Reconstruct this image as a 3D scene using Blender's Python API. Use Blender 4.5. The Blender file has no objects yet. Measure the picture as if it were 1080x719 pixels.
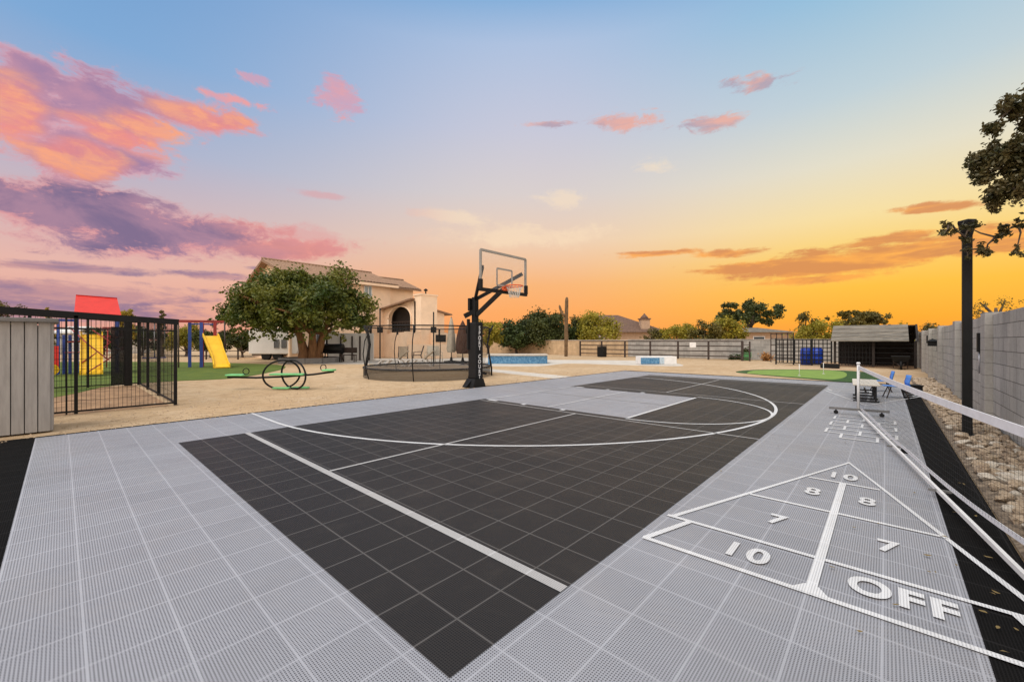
import bpy, bmesh, math, random
import numpy as np
from mathutils import Vector, Matrix
R = math.radians
S = bpy.context.scene
COL = S.collection
FT = 0.3048
# ------------------------------------------------------------------ camera
F = 433.2; CX, CY, CZ = -0.9867, -1.2317, 1.350; YAW = R(42.328)
FW = (math.cos(YAW), math.sin(YAW)); RT = (math.sin(YAW), -math.cos(YAW)); HZ = 359.5
cam = bpy.data.cameras.new('camera'); camo = bpy.data.objects.new('camera', cam); COL.objects.link(camo)
cam.sensor_fit = 'HORIZONTAL'; cam.sensor_width = 36; cam.lens = 36*F/1080
cam.clip_start = 0.05; cam.clip_end = 6000
camo.location = (CX, CY, CZ); camo.rotation_euler = (R(90), 0, YAW-R(90))
S.camera = camo

def atd(px, depth, py=None, z=None):
    """point at a given distance in front of the standpoint"""
    l = (px-540)/F*depth
    zz = z if z is not None else (CZ+(HZ-py)/F*depth)
    return Vector((CX+FW[0]*depth+RT[0]*l, CY+FW[1]*depth+RT[1]*l, zz))
def gnd(px, py):
    return atd(px, F*CZ/(py-HZ), z=0)

# ------------------------------------------------------------------ node maths helper
class NV:
    def __init__(s, nt, o): s.nt = nt; s.o = o
    def _m(s, op, *a, clamp=False):
        n = s.nt.nodes.new('ShaderNodeMath'); n.operation = op; n.use_clamp = clamp
        for i, v in enumerate((s,)+a):
            if isinstance(v, NV): s.nt.links.new(v.o, n.inputs[i])
            else: n.inputs[i].default_value = v
        return NV(s.nt, n.outputs[0])
    def __add__(s, b): return s._m('ADD', b)
    __radd__ = __add__
    def __sub__(s, b): return s._m('SUBTRACT', b)
    def __rsub__(s, b): return (s*-1.0)+b
    def __mul__(s, b): return s._m('MULTIPLY', b)
    __rmul__ = __mul__
    def __truediv__(s, b): return s._m('DIVIDE', b)
    def max(s, b): return s._m('MAXIMUM', b)
    def min(s, b): return s._m('MINIMUM', b)
    def lt(s, b): return s._m('LESS_THAN', b)
    def gt(s, b): return s._m('GREATER_THAN', b)
    def abs(s): return s._m('ABSOLUTE')
    def sqrt(s): return s._m('SQRT')
    def fract(s): return s._m('FRACT')
    def floor(s): return s._m('FLOOR')
    def clamp(s): return s._m('ADD', 0.0, clamp=True)
    def ss(s, a, b):
        n = s.nt.nodes.new('ShaderNodeMapRange'); n.interpolation_type = 'SMOOTHSTEP'
        s.nt.links.new(s.o, n.inputs[0]); n.inputs[1].default_value = a; n.inputs[2].default_value = b
        n.inputs[3].default_value = 0; n.inputs[4].default_value = 1
        return NV(s.nt, n.outputs[0])
def nv_comb(nt, x, y, z):
    n = nt.nodes.new('ShaderNodeCombineXYZ')
    for i, v in enumerate((x, y, z)):
        if isinstance(v, NV): nt.links.new(v.o, n.inputs[i])
        else: n.inputs[i].default_value = v
    return n.outputs[0]
def nv_noise(nt, vec, scale, detail=4, rough=.55, dist=0.0):
    n = nt.nodes.new('ShaderNodeTexNoise'); n.inputs['Scale'].default_value = scale
    n.inputs['Detail'].default_value = detail; n.inputs['Roughness'].default_value = rough
    n.inputs['Distortion'].default_value = dist
    if vec is not None: nt.links.new(vec, n.inputs['Vector'])
    return NV(nt, n.outputs['Fac'])
def mixc(nt, fac, a, b):
    n = nt.nodes.new('ShaderNodeMix'); n.data_type = 'RGBA'; n.clamp_factor = True
    for sock, v in ((n.inputs['Factor'], fac), (n.inputs['A'], a), (n.inputs['B'], b)):
        if isinstance(v, NV): nt.links.new(v.o, sock)
        elif isinstance(v, bpy.types.NodeSocket): nt.links.new(v, sock)
        elif isinstance(v, (int, float)): sock.default_value = v
        else: sock.default_value = (*v[:3], 1)
    return n.outputs['Result']
def ramp(nt, fac, stops):
    n = nt.nodes.new('ShaderNodeValToRGB'); e = n.color_ramp.elements
    while len(e) < len(stops): e.new(0.5)
    for i, (p, c) in enumerate(stops): e[i].position = p; e[i].color = (*c, 1)
    nt.links.new(fac.o, n.inputs[0]); return n.outputs[0]
def lin(r, g, b):
    f = lambda c: (c/255/12.92 if c/255 <= .04045 else ((c/255+.055)/1.055)**2.4)
    return (f(r), f(g), f(b))

# ------------------------------------------------------------------ sky
SUN_EL, SUN_AZ = 58, 178      # soft overcast key light: azimuth (degrees, math sense) it comes FROM
W = bpy.data.worlds.new('World'); S.world = W; W.use_nodes = True
nt = W.node_tree; nt.nodes.clear()
out = nt.nodes.new('ShaderNodeOutputWorld'); bg = nt.nodes.new('ShaderNodeBackground')
nt.links.new(bg.outputs[0], out.inputs[0])
tc = nt.nodes.new('ShaderNodeTexCoord')
sx = nt.nodes.new('ShaderNodeSeparateXYZ'); nt.links.new(tc.outputs['Generated'], sx.inputs[0])
dx, dy, dz = (NV(nt, sx.outputs[i]) for i in range(3))
# azimuth measured clockwise (to the right) from the view bearing, in radians; elevation as tangent
ca, sa = FW
fwd = dx*ca+dy*sa; rgt = dx*RT[0]+dy*RT[1]
az = rgt._m('ARCTAN2', fwd)
hor = (dx*dx+dy*dy).sqrt().max(0.001)
el = (dz/hor)                    # tan(elevation)
def azel(px, py):
    a = math.atan2(px-540, F); return a, (HZ-py)/F*math.cos(a)
sky = nt.nodes.new('ShaderNodeTexSky'); sky.sky_type = 'NISHITA'; sky.sun_disc = False
sky.sun_elevation = R(SUN_EL); sky.sun_rotation = R(90-SUN_AZ)
elc = el.max(0.0)
kl = .80
left = ramp(nt, elc*(1/.85), [(0, lin(232,160,140)), (.06, lin(226,165,150)), (.14, lin(232,180,165)), (.27, lin(206,180,185)), (.42, lin(168,178,205)), (.62, lin(126,168,212)), (1, lin(96,148,202))])
mid = ramp(nt, elc*(1/.85), [(0, lin(255,158,84)), (.08, lin(253,168,92)), (.16, lin(248,180,116)), (.28, lin(238,205,176)), (.42, lin(217,206,203)), (.6, lin(199,200,216)), (.85, lin(174,193,222)), (1, lin(126,172,216))])
right = ramp(nt, elc*(1/.85), [(0, lin(255,150,50)), (.05, lin(255,172,38)), (.12, lin(255,192,56)), (.2, lin(252,210,108)), (.28, lin(247,222,160)), (.4, lin(228,222,200)), (.55, lin(192,209,216)), (.8, lin(146,190,219)), (1, lin(112,168,214))])
base = mixc(nt, az.ss(-.85, .05), left, mid)
base = mixc(nt, az.ss(0.05, .75), base, right)
back = mixc(nt, az.abs().ss(1.0, 1.9), base, mixc(nt, elc.ss(0, .8), (1.45,1.18,.98), (1.05,1.02,1.02)))  # unseen sky behind the viewpoint, brightened to light the house front
back = mixc(nt, el.ss(.95, 1.5), back, (.86,.85,.86))  # unseen overhead sky paled to give a neutral light on the ground
# clouds -------------------------------------------------
def blobs(lst, warp):
    m = None
    for (px, py, rx, ry, tilt) in lst:
        a0, e0 = azel(px, py); k = math.cos(a0)
        da = (az-a0); de = (el-e0)
        t = R(tilt); u = da*math.cos(t)-de*math.sin(t); v = da*math.sin(t)+de*math.cos(t)
        u = u*(F/(rx*k*k)); v = v*(F/(ry*k))
        d = 1.0-(u*u+v*v).sqrt()
        m = d if m is None else m.max(d)
    return m+warp
vec = nv_comb(nt, az*1.0, el*2.1, 0.0)
n1 = nv_noise(nt, vec, 5.5, 7, .62, .35)
n2 = nv_noise(nt, nv_comb(nt, az*1.0, el*2.6, 3.7), 9, 6, .6, .2)
n3 = nv_noise(nt, nv_comb(nt, az*.8, el*4.5, 8.1), 7, 6, .62, .3)
n4 = nv_noise(nt, nv_comb(nt, az*1.0, el*1.7, 1.3), 19, 9, .72, .5)
warp = (n1-.5)*2.4+(n2-.5)*1.2+(n4-.5)*2.8
A = blobs([(28,112,90,66,10), (110,122,110,54,12), (205,122,84,22,-5), (90,160,100,26,-4), (35,70,60,20,8), (80,150,80,40,-8)], warp*.62)
B = blobs([(90,225,190,36,-3), (15,212,120,30,0), (190,248,150,30,-7), (300,262,90,14,-6)], warp*.5)
C = blobs([(320,286,50,4,0), (60,308,240,17,0), (50,328,260,14,0), (225,291,60,5,0), (60,282,120,7,-3)], (n3-.5)*2.0+(n4-.5)*1.2)
D = blobs([(357,101,28,24,10), (262,82,26,8,4), (250,106,40,7,0)], warp*.6+(n4-.5)*1.8)
dens_a = A.ss(-.06, .46); dens_b = B.ss(-.04, .40); dens_c = C.ss(.02, .6)
purple = lin(120,100,136); mauve = lin(166,126,150)
glow = blobs([(8,118,62,50,0), (226,126,66,20,-6), (130,146,84,16,8), (14,190,50,18,0), (165,137,60,16,0), (85,165,60,26,-6)], (n2-.5)*1.5+(n1-.5)*.8).ss(-.05, .55)
ca_col = mixc(nt, (A*1.3+(n2-.5)*1.5).ss(.1, .8), lin(222,160,170), mixc(nt, n1.ss(.42,.66), lin(192,138,160), lin(158,122,158)))
ca_col = mixc(nt, glow*(n4*1.2+.2).clamp(), ca_col, mixc(nt, (n2*.5+n4*.5).ss(.42,.58), lin(246,138,122), lin(255,166,118)))
cb_col = mixc(nt, (B+(n2-.5)*1.1+(n4-.5)*1.0).ss(0.05, .5), lin(222,150,152), mixc(nt, n1.ss(.42,.62), mauve, purple))
cb_col = mixc(nt, (az+(n3-.5)*.35).ss(-.70, -.44)*.8, cb_col, lin(232,146,134))
cc_col = mixc(nt, n3.ss(.42, .62), lin(190,140,146), lin(122,102,142))
c = mixc(nt, dens_c*.8, back, cc_col)
c = mixc(nt, dens_b*.94, c, cb_col)
c = mixc(nt, dens_a*.92, c, ca_col)
c = mixc(nt, D.ss(.0,.7)*.8, c, mixc(nt, n1.ss(.4,.6), lin(248,156,146), lin(210,160,180)))
E_ = blobs([(660,129,44,11,8), (748,130,40,10,4), (792,87,50,10,14), (582,131,30,5,0)], (n3-.5)*2.2+(n4-.5)*3.4)
c = mixc(nt, E_.ss(.0,.8)*.75, c, mixc(nt, n1.ss(.42,.6), lin(240,165,140), lin(176,150,165)))
G_ = blobs([(900,275,180,20,-3), (985,219,58,6,6), (800,281,90,10,0), (1040,255,110,24,0), (760,268,50,6,0), (940,252,90,7,-4), (690,268,60,5,0), (860,295,120,6,0)], (n3-.5)*2.2+(n4-.5)*1.6)
c = mixc(nt, G_.ss(.05,.6)*.85, c, mixc(nt, n3.ss(.42,.6), lin(252,165,70), lin(214,132,74)))
H_ = blobs([(592,212,34,14,8), (690,175,36,12,10), (480,230,60,10,5), (550,250,120,16,0), (320,250,90,16,4), (340,206,40,5,0)], (n2-.5)*1.9+(n4-.5)*1.8)
c = mixc(nt, H_.ss(.05,.8)*.45, c, mixc(nt, az.ss(-.35,-.1), lin(225,150,150), lin(255,228,190)))
# below the horizon: plain earth bounce
c = mixc(nt, dz.ss(-.02, .0), (.16,.13,.10), c)
scl = nt.nodes.new('ShaderNodeMix'); scl.data_type = 'RGBA'; scl.blend_type = 'ADD'
scl.inputs['Factor'].default_value = .004
nt.links.new(c, scl.inputs['A']); nt.links.new(sky.outputs[0], scl.inputs['B'])
W.cycles.sampling_method = 'NONE'
nt.links.new(scl.outputs['Result'], bg.inputs['Color']); bg.inputs['Strength'].default_value = 1.0
# ------------------------------------------------------------------ sun (soft, through thin cloud)
sl = bpy.data.lights.new('sun', 'SUN'); sl.energy = 2.2; sl.angle = R(42); sl.color = (1, .95, .89)
so = bpy.data.objects.new('sun', sl); COL.objects.link(so)
so.rotation_euler = (R(90-SUN_EL), 0, R(SUN_AZ+90))
S.view_settings.view_transform = 'Standard'; S.view_settings.look = 'None'
S.view_settings.gamma = 1; S.view_settings.exposure = 0.0
S.cycles.max_bounces = 4; S.cycles.transparent_max_bounces = 24

# ------------------------------------------------------------------ materials
MATS = {}
def mat(name, col, rough=.7, var=.18, scale=4.0, bump=0.0, bscale=40, metal=0.0, spec=.4, col2=None, transl=0.0, alpha=None, stretch=None):
    m = bpy.data.materials.new(name); m.use_nodes = True; nt = m.node_tree
    p = nt.nodes['Principled BSDF']; p.inputs['Roughness'].default_value = rough
    p.inputs['Metallic'].default_value = metal; p.inputs['Specular IOR Level'].default_value = spec
    tc = nt.nodes.new('ShaderNodeTexCoord'); v = tc.outputs['Object']
    if stretch:
        mp = nt.nodes.new('ShaderNodeMapping'); mp.inputs['Scale'].default_value = stretch
        nt.links.new(v, mp.inputs[0]); v = mp.outputs[0]
    n = nv_noise(nt, v, scale, 6, .65)
    c2 = col2 if col2 else tuple(min(1, x*(1+var)) for x in col)
    c1 = col if col2 else tuple(x*(1-var) for x in col)
    cc = mixc(nt, n.ss(.32, .68), c1, c2)
    nt.links.new(cc, p.inputs['Base Color'])
    nt.links.new((n*.25+(rough-.12)).clamp().o, p.inputs['Roughness'])
    if bump:
        b = nt.nodes.new('ShaderNodeBump'); b.inputs['Strength'].default_value = bump; b.inputs['Distance'].default_value = .01
        nt.links.new(nv_noise(nt, v, bscale, 5, .6).o, b.inputs['Height']); nt.links.new(b.outputs[0], p.inputs['Normal'])
    o = nt.nodes['Material Output']; sh = p.outputs[0]
    if transl:
        t = nt.nodes.new('ShaderNodeBsdfTranslucent'); nt.links.new(cc, t.inputs[0])
        mx = nt.nodes.new('ShaderNodeMixShader'); mx.inputs[0].default_value = transl
        nt.links.new(sh, mx.inputs[1]); nt.links.new(t.outputs[0], mx.inputs[2]); sh = mx.outputs[0]
    if alpha is not None:
        t = nt.nodes.new('ShaderNodeBsdfTransparent')
        mx = nt.nodes.new('ShaderNodeMixShader'); mx.inputs[0].default_value = alpha
        nt.links.new(t.outputs[0], mx.inputs[1]); nt.links.new(sh, mx.inputs[2]); sh = mx.outputs[0]
    nt.links.new(sh, o.inputs[0])
    return m

def tile_mat(name, col, hole, seam, rough=.5, hole_size=.30, spec=.35, dirt=1.0):
    """open-grid sport tile: one-foot squares with bright seams and a fine lattice of holes"""
    m = bpy.data.materials.new(name); m.use_nodes = True; nt = m.node_tree
    p = nt.nodes['Principled BSDF']; p.inputs['Specular IOR Level'].default_value = spec
    g = nt.nodes.new('ShaderNodeNewGeometry'); s = nt.nodes.new('ShaderNodeSeparateXYZ')
    nt.links.new(g.outputs['Position'], s.inputs[0])
    x, y = NV(nt, s.outputs[0]), NV(nt, s.outputs[1])
    tx, ty = x*(1/FT), y*(1/FT)
    fx, fy = (tx+100.0).fract(), (ty+100.0).fract()
    ex = fx.min(1.0-fx); ey = fy.min(1.0-fy); e = ex.min(ey)
    cell = 25.0
    hx = ((tx+100.0)*cell).fract()-.5; hy = ((ty+100.0)*cell).fract()-.5
    dd = (hx.abs()+hy.abs())
    h = 1.0-(hx*hx+hy*hy).sqrt().ss(hole_size-.02, hole_size+.10)
    sm = 1.0-e.ss(.012, .024)
    h = h*(1.0-sm*.9)
    wn = nt.nodes.new('ShaderNodeTexWhiteNoise'); wn.noise_dimensions = '2D'
    nt.links.new(nv_comb(nt, tx.floor(), ty.floor(), 0.0), wn.inputs['Vector'])
    tv = NV(nt, wn.outputs['Value'])
    big = nv_noise(nt, g.outputs['Position'], .9, 5, .6); fine = nv_noise(nt, g.outputs['Position'], 14, 5, .7)
    spots = nv_noise(nt, g.outputs['Position'], 5.0, 6, .75).ss(.66, .74)
    k = (tv-.5)*.07+(big-.5)*.34+(fine-.5)*.14+1.0
    vm = nt.nodes.new('ShaderNodeVectorMath'); vm.operation = 'SCALE'
    cc = mixc(nt, sm*.7, col, seam); cc = mixc(nt, h, cc, hole)
    dust = nv_noise(nt, g.outputs['Position'], 1.6, 7, .72, .6).ss(.46, .78)
    scuff = nv_noise(nt, nv_comb(nt, x*.7+y*2.2, x*2.4-y*.6, 0.0), 3.0, 6, .75).ss(.64, .72)
    cc = mixc(nt, spots*(.16*dirt), cc, (.33,.29,.23)); cc = mixc(nt, dust*(.10*dirt), cc, (.40,.33,.25)); cc = mixc(nt, scuff*(.09*dirt), cc, (.30,.28,.26))
    nt.links.new(cc, vm.inputs[0]); nt.links.new(k.o, vm.inputs['Scale'])
    nt.links.new(vm.outputs[0], p.inputs['Base Color'])
    nt.links.new(((big-.5)*.3+rough).o, p.inputs['Roughness'])
    b = nt.nodes.new('ShaderNodeBump'); b.inputs['Strength'].default_value = .5; b.inputs['Distance'].default_value = .003
    nt.links.new((1.0-h).o, b.inputs['Height']); nt.links.new(b.outputs[0], p.inputs['Normal'])
    return m

def block_mat(name, c1, c2, mortar, axis='x', bw=.40, bh=.20, bump=.6):
    m = bpy.data.materials.new(name); m.use_nodes = True; nt = m.node_tree
    p = nt.nodes['Principled BSDF']; p.inputs['Roughness'].default_value = .92; p.inputs['Specular IOR Level'].default_value = .15
    g = nt.nodes.new('ShaderNodeNewGeometry'); s = nt.nodes.new('ShaderNodeSeparateXYZ'); nt.links.new(g.outputs['Position'], s.inputs[0])
    along = NV(nt, s.outputs[0 if axis == 'x' else 1]); z = NV(nt, s.outputs[2])
    br = nt.nodes.new('ShaderNodeTexBrick'); br.inputs['Scale'].default_value = 1; br.inputs['Brick Width'].default_value = bw
    br.inputs['Row Height'].default_value = bh; br.inputs['Mortar Size'].default_value = .007; br.inputs['Mortar Smooth'].default_value = .3
    br.inputs['Color1'].default_value = (*c1, 1); br.inputs['Color2'].default_value = (*c2, 1); br.inputs['Mortar'].default_value = (*mortar, 1)
    nt.links.new(nv_comb(nt, along, z, 0.0), br.inputs['Vector'])
    st = nv_noise(nt, nv_comb(nt, along*1.2, z*.35, 0.0), 2.2, 6, .65); fn = nv_noise(nt, g.outputs['Position'], 22, 6, .7)
    vm = nt.nodes.new('ShaderNodeVectorMath'); vm.operation = 'SCALE'
    nt.links.new(br.outputs['Color'], vm.inputs[0]); nt.links.new(((st-.5)*1.0+(fn-.5)*.6+1.12).o, vm.inputs['Scale'])
    nt.links.new(vm.outputs[0], p.inputs['Base Color'])
    b = nt.nodes.new('ShaderNodeBump'); b.inputs['Strength'].default_value = bump; b.inputs['Distance'].default_value = .012
    nt.links.new((fn*.35-NV(nt, br.outputs['Fac'])).o, b.inputs['Height']); nt.links.new(b.outputs[0], p.inputs['Normal'])
    return m

def ground_mat():
    m = bpy.data.materials.new('decomposed_granite'); m.use_nodes = True; nt = m.node_tree
    p = nt.nodes['Principled BSDF']; p.inputs['Roughness'].default_value = .95; p.inputs['Specular IOR Level'].default_value = .1
    g = nt.nodes.new('ShaderNodeNewGeometry'); P = g.outputs['Position']
    a = nv_noise(nt, P, .22, 6, .6); b_ = nv_noise(nt, P, 2.5, 6, .7); f = nv_noise(nt, P, 45, 4, .7)
    v = nt.nodes.new('ShaderNodeTexVoronoi'); v.inputs['Scale'].default_value = 60; nt.links.new(P, v.inputs['Vector'])
    cc = mixc(nt, a.ss(.35,.65), (.50,.345,.20), (.58,.425,.265)); cc = mixc(nt, b_.ss(.4,.7)*.7, cc, (.38,.25,.135)); trk = nv_noise(nt, P, .55, 7, .7, 1.2); cc = mixc(nt, trk.ss(.53,.66)*.5, cc, (.60,.47,.32))
    mid_ = nv_noise(nt, P, 11, 5, .75); cc = mixc(nt, mid_.ss(.5,.7)*.4, cc, (.33,.22,.12)); cc = mixc(nt, f.ss(.52,.72)*.6, cc, (.22,.155,.095)); cc = mixc(nt, NV(nt, v.outputs['Distance']).lt(.18)*.4, cc, (.70,.60,.46))
    nt.links.new(cc, p.inputs['Base Color'])
    bp = nt.nodes.new('ShaderNodeBump'); bp.inputs['Strength'].default_value = .6; bp.inputs['Distance'].default_value = .015
    nt.links.new((f+b_).o, bp.inputs['Height']); nt.links.new(bp.outputs[0], p.inputs['Normal'])
    return m

M = {}
M['ground'] = ground_mat()
M['tile_grey'] = tile_mat('grey_sport_tile', (.335,.339,.366), (.070,.070,.078), (.405,.41,.44), hole_size=.235)
M['tile_black'] = tile_mat('black_sport_tile', (.030,.027,.0255), (.008,.008,.008), (.125,.117,.110), rough=.5, spec=.2, dirt=.4)
M['tile_white'] = tile_mat('white_painted_tile', (.72,.72,.72), (.30,.30,.31), (.74,.74,.74), hole_size=.20, dirt=2.2)
M['tile_border'] = tile_mat('black_border_tile', (.013,.0125,.0125), (.005,.005,.005), (.024,.023,.023), rough=.85, spec=.03, dirt=.06)
M['cmu'] = block_mat('grey_concrete_block', (.40,.385,.355), (.345,.335,.31), (.17,.165,.15), 'x')
M['pilaster'] = block_mat('pilaster_block', (.34,.325,.30), (.33,.315,.29), (.24,.23,.21), 'x', 40.0, .2)
M['cmu_far'] = block_mat('weathered_grey_block', (.36,.34,.31), (.25,.24,.22), (.40,.37,.33), 'y')
M['cmu_tan'] = block_mat('tan_block', (.50,.36,.22), (.42,.30,.18), (.38,.28,.18), 'y')
M['black'] = mat('black_powdercoat', (.010,.010,.010), .55, .2, spec=.2)
M['iron'] = mat('dark_brown_iron', (.045,.030,.024), .6, .25)
M['white'] = mat('white_paint', (.78,.77,.75), .5, .06)
M['vinyl'] = mat('white_vinyl_tape', (.80,.80,.82), .55, .05, 12)
M['grey_metal'] = mat('galvanised_steel', (.42,.42,.44), .4, .15, metal=.8)
M['grey_board'] = mat('grey_fence_board', (.34,.325,.31), .75, .12, 3, .3, 60, stretch=(6,6,.7))
M['grey_cap'] = mat('dark_grey_trim', (.16,.155,.15), .6, .15)
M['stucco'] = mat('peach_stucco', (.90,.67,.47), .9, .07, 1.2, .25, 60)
M['stucco_white'] = mat('white_stucco', (.66,.64,.60), .9, .06, 1.2, .2, 60)
M['roof'] = mat('clay_roof_tile', (.20,.115,.07), .85, .35, 7, .7, 12, col2=(.34,.21,.13))
M['roof_dark'] = mat('brown_shingle', (.14,.085,.06), .9, .3, 5, .4, 15)
M['glass_dark'] = mat('dark_window_glass', (.05,.06,.07), .12, .1, spec=.8)
M['glass_teal'] = mat('reflective_window_glass', (.20,.27,.28), .1, .1, spec=.9)
M['red'] = mat('red_play_plastic', (.66,.035,.025), .42, .06)
M['red_wood'] = mat('red_painted_beam', (.30,.035,.03), .5, .15)
M['yellow'] = mat('yellow_play_plastic', (.82,.50,.02), .35, .05)
M['blue'] = mat('blue_painted_post', (.03,.07,.32), .45, .12)
M['blue_plastic'] = mat('blue_barrel_plastic', (.012,.055,.42), .4, .12)
M['chair_blue'] = mat('light_blue_chair_shell', (.07,.24,.66), .4, .08)
M['lime'] = mat('green_plastic_pad', (.17,.52,.20), .5, .12)
M['turf'] = mat('artificial_turf', (.070,.115,.012), .95, .3, 1.3, .9, 220, col2=(.115,.155,.018))
M['putting'] = mat('putting_turf', (.19,.29,.055), .95, .12, 2, .5, 250)
M['fringe'] = mat('dark_fringe_turf', (.035,.085,.018), .95, .3, 5, .9, 150)
M['dirt'] = mat('reddish_dirt', (.32,.19,.10), .95, .3, 2.5, .6, 40)
M['concrete'] = mat('pale_concrete', (.56,.51,.44), .9, .1, 1.5, .3, 60)
M['tile_blue'] = mat('blue_pool_tile', (.05,.17,.32), .25, .4, 9, col2=(.14,.30,.46))
M['coping'] = mat('tan_coping', (.52,.46,.38), .8, .1)
M['bark'] = mat('orange_brown_bark', (.17,.085,.038), .95, .35, 3, .9, 18, stretch=(3,3,.6), col2=(.29,.155,.07))
M['bark_grey'] = mat('grey_brown_bark', (.11,.085,.065), .95, .3, 6, .8, 25, stretch=(3,3,.7))
M['cactus'] = mat('saguaro_skin', (.16,.10,.05), .85, .3, 3, .5, 20)
M['leaf_dark'] = mat('dark_green_leaf', (.032,.046,.010), .6, .3, .9, col2=(.085,.098,.018), transl=.25)
M['leaf_hedge'] = mat('deep_green_leaf', (.028,.046,.013), .6, .3, .9, col2=(.075,.105,.022), transl=.2)
M['leaf_olive'] = mat('olive_leaf', (.075,.066,.014), .6, .3, .8, col2=(.17,.135,.025), transl=.25)
M['leaf_main'] = mat('ficus_leaf', (.040,.078,.011), .5, .3, .6, col2=(.19,.190,.026), transl=.3)
M['leaf_yellow'] = mat('yellow_green_leaf', (.20,.19,.018), .6, .3, .8, col2=(.42,.34,.035), transl=.35)
M['leaf_gold'] = mat('golden_leaf', (.30,.22,.03), .6, .3, 1.5, col2=(.45,.34,.05), transl=.35)
M['leaf_near'] = mat('olive_brown_leaf', (.042,.050,.016), .5, .3, 6, col2=(.13,.10,.035), transl=.25)
M['litter'] = mat('dry_leaf', (.20,.14,.05), .8, .35, 20)
M['corr'] = mat('weathered_roof_sheet', (.17,.15,.12), .7, .4, 3, .3, 20, stretch=(1,.5,6))
M['shade'] = mat('dark_timber_and_shade', (.022,.016,.013), .8, .3)  # near-black shelter timber, also painting the shade inside the loggia arch
M['sling'] = mat('beige_canvas', (.48,.42,.33), .85, .12)
M['brown_canvas'] = mat('dark_brown_canvas', (.075,.035,.022), .85, .15)
M['net_black'] = mat('trampoline_netting', (.02,.02,.02), .9, .1, alpha=.17)
M['mat_black'] = mat('trampoline_mat', (.17,.145,.125), .8, .15, alpha=.34)
M['netcord'] = mat('net_cord', (.03,.03,.032), .8, .1)
M['rim'] = mat('orange_rim', (.75,.12,.03), .45, .1)
M['string'] = mat('white_net_string', (.70,.66,.58), .8, .1)
M['boardframe'] = mat('backboard_frame', (.30,.29,.27), .4, .1, metal=.3)
M['rock_a'] = mat('tan_rock', (.30,.215,.135), .9, .4, 7, .9, 30, col2=(.54,.43,.31))
M['rock_b'] = mat('brown_rock', (.19,.125,.075), .9, .4, 7, .9, 30, col2=(.40,.31,.22))
M['rock_c'] = mat('pale_rock', (.42,.36,.28), .9, .3, 7, .9, 30, col2=(.64,.57,.47))
M['rockbed'] = mat('rock_chippings', (.085,.06,.04), .95, .5, 18, 1.0, 40, col2=(.26,.20,.14))
M['orange'] = mat('terracotta', (.42,.18,.06), .8, .2)
M['green_pot'] = mat('green_plastic', (.10,.34,.13), .6, .2)
M['neigh'] = mat('tan_stucco_neighbour', (.46,.32,.22), .9, .1)
def glass_mat():
    m = bpy.data.materials.new('clear_acrylic'); m.use_nodes = True; nt = m.node_tree
    p = nt.nodes['Principled BSDF']; p.inputs['Roughness'].default_value = .05; p.inputs['Base Color'].default_value = (.8,.82,.82,1)
    t = nt.nodes.new('ShaderNodeBsdfTransparent'); t.inputs[0].default_value = (.97,.97,.97,1)
    n = nv_noise(nt, None, 3.0)
    mx = nt.nodes.new('ShaderNodeMixShader'); nt.links.new((n*.06+.04).o, mx.inputs[0])
    nt.links.new(t.outputs[0], mx.inputs[1]); nt.links.new(p.outputs[0], mx.inputs[2])
    nt.links.new(mx.outputs[0], nt.nodes['Material Output'].inputs[0]); return m
M['acrylic'] = glass_mat()

# ------------------------------------------------------------------ mesh builder and object helpers
ORG = {}
def tag(o, label=None, cat=None, group=None, kind=None):
    if label: o['label'] = label
    if cat: o['category'] = cat
    if group: o['group'] = group
    if kind: o['kind'] = kind
    return o
def thing(name, label, cat, loc=(0,0,0), rz=0.0, group=None):
    o = bpy.data.objects.new(name, None); o.empty_display_size = .2; COL.objects.link(o)
    o.location = loc; o.rotation_euler = (0,0,rz); return tag(o, label, cat, group)
def link(name, me, m, parent=None, loc=(0,0,0), rz=0.0):
    o = bpy.data.objects.new(name, me); COL.objects.link(o)
    if m is not None:
        for q in (m if isinstance(m, (list, tuple)) else [m]): me.materials.append(q)
    if parent is not None: o.parent = parent
    else: o.location = loc; o.rotation_euler = (0,0,rz)
    return o
def copy_tree(o, parent=None):
    c = o.copy(); COL.objects.link(c)
    if parent is not None: c.parent = parent
    for ch in list(o.children): copy_tree(ch, c)
    return c
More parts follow.
